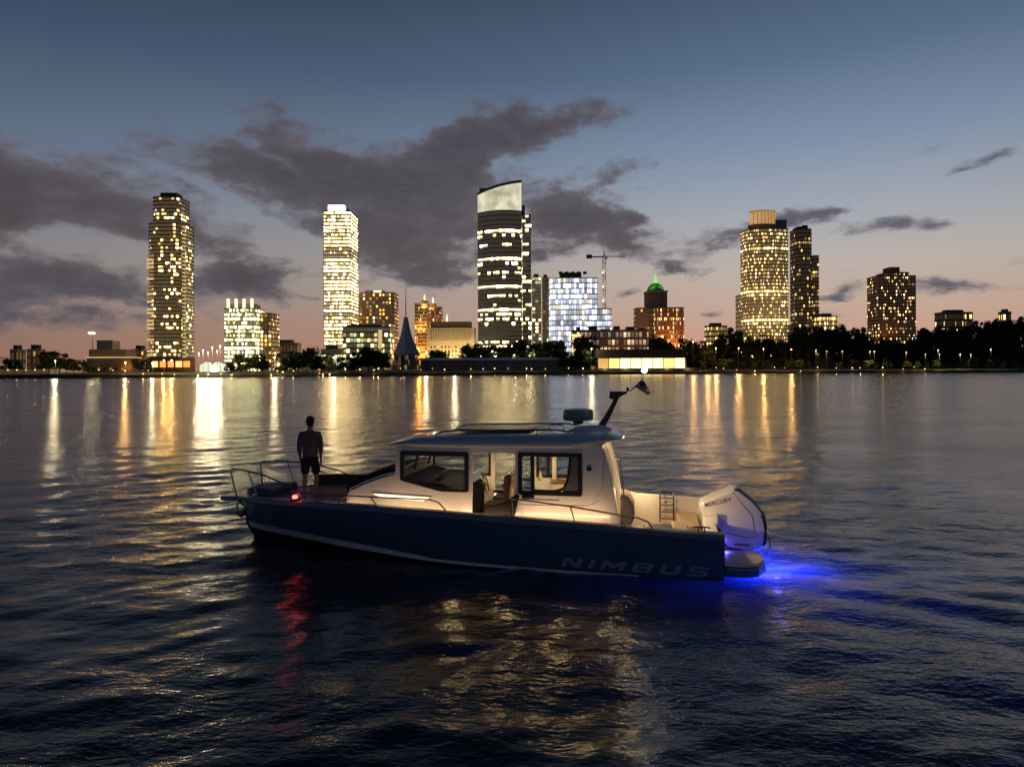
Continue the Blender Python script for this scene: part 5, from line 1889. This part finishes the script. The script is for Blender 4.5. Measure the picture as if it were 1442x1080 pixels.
def cockpit():
    # aft facing seat against the bulkhead, with a tall backrest cushion
    MB().box((1.45, .10, .34), (1.97, .95, .62)).build('aft_seat_base', G['cushion'], boat, bevel=.02)
    MB().prism([(1.98, .75), (1.80, .80), (1.70, 1.0), (1.72, 1.28), (1.82, 1.46), (1.97, 1.50)], .30, 1.0, 'y').build('backrest_cushion', G['tan'], boat, bevel=.05, seg=3)
    MB().prism([(1.98, .50), (1.86, .52), (1.80, .80), (1.98, .75)], .30, 1.0, 'y').build('seat_shell', G['black'], boat, bevel=.02)
    MB().box((.95, .55, .34), (1.5, 1.2, .83)).build('wet_bar', G['wood'], boat, bevel=.02)
    MB().prism([(.62, .34), (.62, .80), (.95, .84), (1.05, .34)], .2, 1.1, 'y').build('side_seat', G['tan'], boat, bevel=.05, seg=3)
    MB().box((.33, -1.30, .34), (.80, .15, .72)).build('aft_bench', G['tan'], boat, bevel=.05, seg=3)
    # raised inner coaming on the far side, and its boarding ladder
    MB().prism([(.10, .34), (.10, 1.06), (1.0, 1.09), (1.7, 1.12), (1.98, 1.18), (1.98, .34)], -1.38, -1.32, 'y').build('coaming', G['white'], boat, bevel=.012)
    b = MB()
    y = -1.22
    for x in (.86, 1.17):
        b.tube([(x, y, .48), (x, y, 1.10), (x, y - .04, 1.16)], .018, 8)
    for z in (.56, .72, .88, 1.04):
        b.tube([(.86, y, z), (1.17, y, z)], .014, 8)
    b.tube([(.86, y - .04, 1.16), (1.17, y - .04, 1.16)], .018, 8)
    b.build('boarding_ladder', G['dsteel'], boat, weld=False)
    # engine well side wall that meets the engine
    MB().prism([(.32, .34), (.32, 1.0), (.02, 1.02), (.02, .34)], -.5, .5, 'y').build('engine_well', G['white'], boat, bevel=.03)
    # cleats
    for (x, y) in ((.42, 1.47), (.42, -1.47), (8.4, 1.35), (8.4, -1.35)):
        z = ip(x, SHEER)
        MB().tube([(x - .17, y, z + .07), (x - .1, y, z + .085), (x + .1, y, z + .085), (x + .17, y, z + .07)], [.01, .016, .016, .01], 8).tube([(x - .06, y, z), (x - .06, y, z + .08)], .014, 6).tube([(x + .06, y, z), (x + .06, y, z + .08)], .014, 6).build('cleat', G['dsteel'], boat, weld=False)
    # low side rails
    for s in (1, -1):
        y = s * 1.47
        MB().tube([(4.12, y, 1.08), (4.12, y, 1.40), (4.0, y, 1.41), (2.9, y, 1.30), (2.1, y, 1.19), (1.62, y, 1.13), (1.42, y, 1.06), (1.34, y, .95)], .016, 8).tube([(2.85, y, 1.02), (2.93, y, 1.30)], .013, 6).build('side_rail', G['dsteel'], boat, weld=False)
        y = s * 1.43
        MB().tube([(7.9, y * .99, 1.2), (7.75, y * .99, 1.35), (7.2, y, 1.345), (5.85, y, 1.33), (5.68, y, 1.28), (5.52, y, 1.12)], .016, 8).tube([(7.05, y, 1.18), (7.18, y, 1.34)], .013, 6).build('side_rail', G['dsteel'], boat, weld=False)
        # bow pulpit rail
        MB().tube([(10.92, s * .55, 1.06), (11.03, s * .62, 1.68), (10.98, s * .64, 1.735), (10.6, s * .80, 1.74), (9.9, s * 1.02, 1.66), (9.2, s * 1.22, 1.48), (8.72, s * 1.34, 1.24)], .019, 8).tube([(10.2, s * .84, 1.12), (10.42, s * .86, 1.73)], .015, 6).build('bow_rail', G['dsteel'], boat, weld=False)
    # a black fender pad by the door
    MB().prism([(4.72, 1.02), (4.72, 1.2), (4.3, 1.30), (4.08, 1.46), (4.02, 1.42), (4.12, 1.02)], 1.12, 1.30, 'y').build('door_step', G['cushion'], boat, bevel=.02)
    MB().box((3.72, 1.09, 1.36), (3.98, 1.16, 1.43)).build('door_latch', G['black'], boat, bevel=.015)
    # bow seats
    MB().prism([(8.15, -1.0), (9.0, -.95), (9.55, -.72), (9.55, -.35), (8.15, -.45)], .985, 1.16, 'z').build('bow_seat', G['tan'], boat, bevel=.04, seg=3)
    MB().prism([(8.1, -1.14), (9.0, -1.05), (9.6, -.86), (9.58, -.78), (9.0, -.95), (8.1, -1.02)], 1.16, 1.42, 'z').build('bow_backrest', mat('brown_cushion', (.04, .033, .028), .8, vary=.2), boat, bevel=.03, seg=3)
    MB().box((7.93, -.8, .985), (8.14, .5, 1.16)).build('bow_bench', G['cushion'], boat, bevel=.03)
    MB().prism([(10.0, -.62), (10.72, -.30), (10.72, .30), (10.0, .62)], 1.10, 1.26, 'z').build('locker_pad', mat('blue_pad', (.03, .045, .09), .7, vary=.2), boat, bevel=.03, seg=3)
    MB().lathe([(.06, 0), (.065, .1), (.04, .14)], (10.9, .05, 1.06), 10).build('windlass', G['steel'], boat)
    # red port light
    x, y = 9.0, 1.40
    z = ip(x, SHEER)
    MB().box((x - .09, y - .16, z), (x + .09, y - .06, z + .05)).build('lamp_base', G['black'], boat, bevel=.01)
    MB().lathe([(.055, 0), (.06, .03), (.05, .065), (.0, .08)], (x, y - .10, z + .045), 12).build('port_light', emis('red_navigation_light', (1, .05, .05), 9), boat, smooth=True)
    lamp('port_glow', (x + .02, y + .0, z + .16), (1, .06, .05), 1.6, boat, .05)


cockpit()


def outboard():
    root = bpy.data.objects.new('outboard_motor', None)
    COL.objects.link(root)
    root.parent = boat
    prof = [(.40, 1.16), (.34, 1.26), (.05, 1.40), (-.31, 1.555), (-.40, 1.55), (-.72, 1.30), (-.90, 1.06), (-.945, .82), (-.93, .50), (-.86, .36), (-.55, .24), (-.15, .26), (.06, .40), (.22, .70)]
    # rounded cowl: profile swelling to the middle
    ys = [(-.30, .86), (-.29, .93), (-.24, .985), (-.12, 1.0), (0, 1.0), (.12, 1.0), (.24, .985), (.29, .93), (.30, .86)]
    cx, cz = -.30, .85
    rp = rounded(prof, .10, 3)
    rr = [[(cx + (p[0] - cx) * k, y, cz + (p[1] - cz) * k) for p in rp] for (y, k) in ys]
    MB().loft(rr, closed=True).build('cowl', G['engine'], root, smooth='auto')
    # shadow side of the cowl, painted as a dark panel over back and top
    ring = []
    for (x, z) in ((-.33, 1.562), (-.42, 1.553), (-.74, 1.306), (-.915, 1.065), (-.962, .82), (-.948, .50)):
        ring.append([(x, -.22, z - .01), (x + .01, -.275, z - .035), (x + .06, -.30, z - .10), (x + .10, -.20, z - .10), (x + .10, .20, z - .10), (x + .06, .30, z - .10), (x + .01, .275, z - .035), (x, .22, z - .01)])
    MB().loft(ring, closed=True).build('cowl_shade_panel', G['engdark'], root, smooth='auto')
    for s in (1, -1):
        MB().tube([(.20, s * .293, .74), (-.2, s * .3025, .63), (-.6, s * .3025, .56), (-.90, s * .291, .60)], .006, 6).build('cowl_seam', G['engdark'], root)
        MB().tube([(-.30, s * .293, 1.48), (-.42, s * .3025, 1.30), (-.66, s * .3025, 1.02), (-.72, s * .3025, .62)], .006, 6).build('cowl_seam', G['engdark'], root)
        MB().box((-.62, s * .30, .40), (-.30, s * .306, .43)).build('cowl_vent', G['engdark'], root)
    MB().prism([(-.20, .30), (-.62, .30), (-.66, -.1), (-.60, -.6), (-.30, -.6), (-.22, -.1)], -.12, .12, 'y').build('midsection', G['engine'], root, bevel=.04, seg=3)
    MB().prism([(.05, .62), (-.25, .62), (-.25, .20), (.0, .10)], -.24, .24, 'y').build('mount_bracket', G['engdark'], root, bevel=.02)
    MB().tube([(-.93, .34, .74), (-.99, .34, .62), (-1.0, .34, .40), (-.93, .34, .26), (-.84, .33, .34)], .022, 8).build('tow_ring', G['steel'], root)
    MB().tube([(-.02, .28, .50), (-.18, .33, .34), (-.4, .36, .32), (-.55, .36, .26)], .018, 8).build('hose', G['black'], root)


outboard()


def lettering(name, text, m, parent, mtx, size, sx=1.0, spacing=1.0, depth=.003, shear=0.0):
    cu = bpy.data.curves.new(name, 'FONT')
    cu.body = text
    cu.size = size
    cu.space_character = spacing
    cu.shear = shear
    cu.extrude = depth
    cu.offset = .0015
    o = bpy.data.objects.new(name, cu)
    COL.objects.link(o)
    dg = bpy.context.evaluated_depsgraph_get()
    me = bpy.data.meshes.new_from_object(o.evaluated_get(dg))
    bpy.data.objects.remove(o)
    bpy.data.curves.remove(cu)
    me.materials.clear()
    r = link(name, me, m, parent)
    r.matrix_local = mtx @ Matrix.Scale(sx, 4, (1, 0, 0))
    return r, me


def hull_writing():
    # letters read from the bow side towards the stern on the port side
    x0, x1 = 3.12, .26
    yside = lambda x, z: ip(x, YC) + .012 + (ip(x, YG) - ip(x, YC) - .012) * (lambda t: t + .1 * math.sin(PI * t))((z - ip(x, ZC) - .02) / (ip(x, SHEER) - .15 - ip(x, ZC)))
    zb0, zb1 = .13, .06
    h = .185
    ya = yside(3.1, .12) + .006
    yb = yside(.3, .12) + .006
    p = Vector((x0, ya, zb0))
    e1 = (Vector((x1, yb, zb1)) - p)
    L = e1.length
    e1.normalize()
    tilt = (yside(1.5, .3) - yside(1.5, .1)) / .2
    e2 = Vector((0, tilt, 1))
    e2 = (e2 - e1 * e2.dot(e1)).normalized()
    e3 = e1.cross(e2)
    mt = Matrix((e1, e2, e3)).transposed().to_4x4()
    mt.translation = p
    N_ = [(0, 0), (0, 1), (.3, 1), (.75, .38), (.75, 1), (1, 1), (1, 0), (.7, 0), (.25, .62), (.25, 0)]
    I_ = [(0, 0), (0, 1), (.25, 1), (.25, 0)]
    M_ = [(0, 0), (0, 1), (.3, 1), (.6, .55), (.9, 1), (1.2, 1), (1.2, 0), (.95, 0), (.95, .58), (.68, .16), (.52, .16), (.25, .58), (.25, 0)]
    B_ = [(0, 0), (0, 1), (.85, 1), (1, .88), (1, .62), (.92, .5), (1, .38), (1, .12), (.85, 0)]
    B1 = [(.25, .60), (.75, .60), (.75, .82), (.25, .82)]
    B2 = [(.25, .18), (.75, .18), (.75, .40), (.25, .40)]
    U_ = [(0, 1), (.25, 1), (.25, .22), (.75, .22), (.75, 1), (1, 1), (1, .12), (.88, 0), (.12, 0), (0, .12)]
    S_ = [(0, 0), (0, .2), (.75, .2), (.75, .4), (.12, .4), (0, .52), (0, .88), (.12, 1), (1, 1), (1, .8), (.25, .8), (.25, .6), (.88, .6), (1, .48), (1, .12), (.88, 0)]
    polys, cur = [], 0.0
    for wd, grp in ((1, [N_]), (.25, [I_]), (1.2, [M_]), (1, [B_, B1, B2]), (1, [U_]), (1, [S_])):
        for g_ in grp:
            polys.append([(cur + q[0] + .22 * q[1], q[1]) for q in g_])
        cur += wd + .42
    k_ = L / (cur - .2)
    polys = [[(q[0] * k_, q[1] * h) for q in pl] for pl in polys]
    flat_panel('hull_lettering', polys[0], polys[1:], .006, G['letter'], boat, mt, 0)
    # maker's name on the cowl
    motor = [c for c in boat.children if c.name.startswith('outboard_motor')][0]
    a, c = Vector((.27, .302, 1.155)), Vector((-.26, .302, 1.30))
    e1 = (c - a).normalized()
    e3 = Vector((0, 1, 0))
    e2 = e3.cross(e1)
    mt = Matrix((e1, e2, e3)).transposed().to_4x4()
    mt.translation = a
    r, me = lettering('cowl_lettering', 'MERCURY', G['letter2'], motor, mt, .12, 1.0, 1.1, .004)
    w = max(v.co.x for v in me.vertices)
    r.matrix_local = mt @ Matrix.Scale((c - a).length / w, 4, (1, 0, 0))


hull_writing()

# underwater lamps at the stern
BLUE = (.03, .07, 1.0)
for y in (-.7, .1, .9):
    lamp('underwater_light', (-.6, y, -.30), BLUE, 300, boat, .08)
lamp('underwater_light', (-1.15, .5, -.34), BLUE, 330, boat, .1)
lamp('underwater_light', (-1.75, .3, -.40), BLUE, 50, boat, .1)
lamp('blue_spill_fill', (-1.08, .55, .14), (.07, .08, 1.0), 1.6, boat, .06)  # added blue fill above the water, for underwater lamp spill on the motor
lamp('blue_spill_fill', (-.12, .62, .36), (.12, .08, 1.0), 2.4, boat, .04)  # second added blue fill, tints the lower cowl

# ------------------------------------------------------------------ things on the boat
def on_boat(o, x, y, z, rot=0.0):
    o.matrix_world = BM @ Matrix.Translation((x, y, z)) @ Matrix.Rotation(rot, 4, 'Z')


def flag():
    r = thing('flag', 'small striped ensign hanging limp from the slanting flagstaff above the wheelhouse roof', 'flag')
    on_boat(r, 1.535, 0, 3.805)
    n, m_ = 10, 8
    rows = []
    for i in range(n + 1):
        u = i / n
        row = []
        for j in range(m_ + 1):
            v = j / m_
            # hoist runs down the staff, the fly hangs down
            hx, hz = (.17 * v, -.165 * v)
            fx, fz = (-.16 * u - .02 * u * u, -.28 * u ** 1.1)
            row.append((hx * (1 - .55 * u) + fx, .03 * math.sin(u * 7 + v * 4), hz * (1 - .6 * u) + fz))
        rows.append(row)
    fm = bpy.data.materials.new('ensign_cloth')
    fm.use_nodes = True
    t = NT(fm.node_tree)
    b = fm.node_tree.nodes['Principled BSDF']
    uvn = t.n('ShaderNodeSeparateXYZ', ins={0: t.n('ShaderNodeTexCoord').outputs['UV']})
    st = t.m('LESS_THAN', t.m('FRACT', t.m('MULTIPLY', uvn.outputs[1], 6.5)), .5)
    c = t.mixc(st, (.4, .37, .35, 1), (.2, .03, .03, 1))
    cant = t.m('MULTIPLY', t.m('LESS_THAN', uvn.outputs[0], .4), t.m('LESS_THAN', uvn.outputs[1], .54))
    t.L.new(t.mixc(cant, c, (.02, .03, .1, 1)), b.inputs['Base Color'])
    b.inputs['Roughness'].default_value = .9
    bm = bmesh.new()
    uvl = bm.loops.layers.uv.new('UVMap')
    V = [[bm.verts.new(p) for p in row] for row in rows]
    for i in range(n):
        for j in range(m_):
            f = bm.faces.new((V[i][j], V[i + 1][j], V[i + 1][j + 1], V[i][j + 1]))
            f.smooth = True
            for lp, q in zip(f.loops, ((i, j), (i + 1, j), (i + 1, j + 1), (i, j + 1))):
                lp[uvl].uv = (q[0] / n, q[1] / m_)
    me = bpy.data.meshes.new('cloth')
    bm.to_mesh(me)
    bm.free()
    o = link('cloth', me, fm, r)
    o.modifiers.new('s', 'SOLIDIFY').thickness = .004


flag()


def anchor():
    r = thing('anchor', 'dark steel anchor hanging below the nose of the navy boat', 'anchor')
    on_boat(r, 11.12, 0, .93)
    m_ = mat('galvanised_steel', (.12, .12, .125), .45, metal=.8)
    MB().tube([(.22, 0, .0), (.05, 0, -.10), (-.12, 0, -.26)], [.022, .026, .03], 8).build('shank', m_, r)
    MB().prism([(-.20, -.20), (-.02, -.46), (.16, -.36), (.10, -.30), (-.02, -.34), (-.12, -.18)], -.15, .15, 'y').build('fluke', m_, r, bevel=.02)
    MB().tube([(.02, -.16, -.30), (.10, -.1, -.16), (.12, 0, -.12), (.10, .1, -.16), (.02, .16, -.30)], .016, 8).build('roll_bar', m_, r)


anchor()


def skin_mesh(name, verts, edges, radii, root, m, parent, sub=2):
    me = bpy.data.meshes.new(name)
    me.from_pydata(verts, edges, [])
    o = link(name, me, m, parent)
    md = o.modifiers.new('skin', 'SKIN')
    for i, r in enumerate(radii):
        sv = me.skin_vertices[0].data[i]
        sv.radius = r if isinstance(r, tuple) else (r, r)
        sv.use_root = (i == root)
    md.use_smooth_shade = True
    o.modifiers.new('sub', 'SUBSURF').levels = sub
    o.modifiers['sub'].render_levels = sub
    dg = bpy.context.evaluated_depsgraph_get()
    me2 = bpy.data.meshes.new_from_object(o.evaluated_get(dg))
    me2.name = name
    o.modifiers.clear()
    old = o.data
    o.data = me2
    bpy.data.meshes.remove(old)
    if not me2.materials:
        me2.materials.append(m)
    for p in me2.polygons:
        p.use_smooth = True
    return o


def person():
    r = thing('person', 'person in dark top and shorts standing on the bow with back turned, arms at sides', 'person')
    r.matrix_world = Matrix.Translation((BM @ Vector((9.33, .0, .985)))) @ Matrix.Rotation(math.radians(4), 4, 'Z') @ Matrix.Scale(1.07, 4)
    skin = mat('skin', (.30, .17, .11), .55, vary=.1, vary_scale=8)
    shirt = mat('dark_shirt', (.085, .08, .078), .85, vary=.25, vary_scale=7, bump=.5, bump_scale=14)
    shorts = mat('black_shorts', (.012, .012, .013), .9, vary=.2, vary_scale=8, bump=.4, bump_scale=14)
    hair = mat('dark_hair', (.012, .010, .009), .8)
    # faces +y (towards the city); x to its right
    V, E, R = [], [], []

    def add(p, rad, parent=None):
        V.append(p)
        R.append(rad)
        if parent is not None:
            E.append((parent, len(V) - 1))
        return len(V) - 1
    pel = add((0, 0, .93), (.145, .105))
    w = add((0, .005, 1.06), (.135, .095), pel)
    ch = add((0, .0, 1.25), (.155, .11), w)
    uc = add((0, -.015, 1.40), (.14, .095), ch)
    nb = add((0, -.01, 1.50), .062, uc)
    nk = add((0, .01, 1.56), .055, nb)
    h0 = add((0, .025, 1.62), (.068, .085), nk)
    h1 = add((0, .02, 1.70), (.078, .098), h0)
    h2 = add((0, .01, 1.765), (.062, .078), h1)
    for s in (-1, 1):
        sh = add((s * .165, -.015, 1.425), .062, uc)
        ua = add((s * .215, -.02, 1.30), .052, sh)
        eb = add((s * .232, -.02, 1.12), .040, ua)
        fa = add((s * .232, .015, .98), .036, eb)
        wr = add((s * .226, .045, .87), .026, fa)
        pm = add((s * .222, .06, .81), (.022, .04), wr)
        base = pm
        for k, (dy, L) in enumerate(((-.026, .062), (-.009, .075), (.009, .072), (.026, .055))):
            f1 = add((s * .219, .064 + dy, .765), .0105, base)
            f2 = add((s * .214, .070 + dy, .765 - L * .5), .0095, f1)
            add((s * .205, .078 + dy, .765 - L), .008, f2)
        t1 = add((s * .206, .098, .815), .012, pm)
        add((s * .197, .112, .775), .0095, t1)
        hp = add((s * .095, 0, .86), .095, pel)
        q = .05 if s > 0 else -.01
        th = add((s * .108, .01 + q * .5, .68), .080, hp)
        kn = add((s * .118, .015 + q, .49), .055, th)
        cf = add((s * .124, -.015 + q * .6, .34), .056, kn)
        an = add((s * .13, -.015, .10), .036, cf)
        hl = add((s * .13, -.02, .05), .038, an)
        ft = add((s * .142, .09, .035), (.042, .03), hl)
        add((s * .152, .17, .025), (.036, .022), ft)
    skin_mesh('body', V, E, R, pel, skin, r)
    # face and hair
    MB().lathe([(0, -.02), (.014, -.012), (.016, 0), (.006, .03)], (0, .118, 1.665), 8).build('nose', skin, r, smooth=True)
    for s in (-1, 1):
        MB().lathe([(0, -.011), (.009, -.006), (.011, 0), (.009, .006), (0, .011)], (s * .032, .105, 1.70), 8).build('eye', G['white'], r, smooth=True)
        MB().prism([(s * .082, -.012), (s * .098, -.016), (s * .098, .022), (s * .082, .018)], 1.655, 1.715).build('ear', skin, r, bevel=.006)
    MB().box((-.024, .106, 1.632), (.024, .113, 1.640)).build('mouth', mat('lips', (.22, .09, .08), .5), r, bevel=.002)
    b = MB()
    rings = []
    for (z, rx, ryb, ryf) in ((1.60, .058, .062, .0), (1.64, .078, .088, .01), (1.70, .092, .104, .03), (1.75, .092, .102, .085), (1.79, .078, .088, .085), (1.822, .05, .055, .055), (1.832, .01, .01, .01)):
        ring = []
        for k in range(20):
            a = 2 * PI * k / 20
            c, s_ = math.cos(a), math.sin(a)
            ring.append((rx * c, .012 + (ryf if s_ > 0 else ryb) * s_, z))
        rings.append(ring)
    b.loft(rings, closed=True).build('hair', hair, r, smooth=True)
    # shirt: torso with sleeves
    V, E, R = [], [], []
    a0 = add((0, 0, .86), (.192, .146))
    a1 = add((0, .005, 1.06), (.188, .134), a0)
    a2 = add((0, 0, 1.25), (.192, .130), a1)
    a3 = add((0, -.015, 1.40), (.178, .115), a2)
    a4 = add((0, -.01, 1.495), .082, a3)
    for s in (-1, 1):
        s1 = add((s * .185, -.015, 1.42), .082, a3)
        s2 = add((s * .220, -.02, 1.30), .072, s1)
        s3 = add((s * .234, -.02, 1.11), .058, s2)
        add((s * .231, .018, .96), .046, s3)
    skin_mesh('shirt', V, E, R, 0, shirt, r)
    V, E, R = [], [], []
    a0 = add((0, 0, 1.0), (.176, .132))
    a1 = add((0, 0, .88), (.182, .138), a0)
    for s in (-1, 1):
        l1 = add((s * .10, .005, .80), .112, a1)
        l2 = add((s * .114, .01 + (.025 if s > 0 else -.005), .66), .104, l1)
        add((s * .122, .014 + (.045 if s > 0 else -.01), .51), .094, l2)
    skin_mesh('shorts', V, E, R, 0, shorts, r)


person()
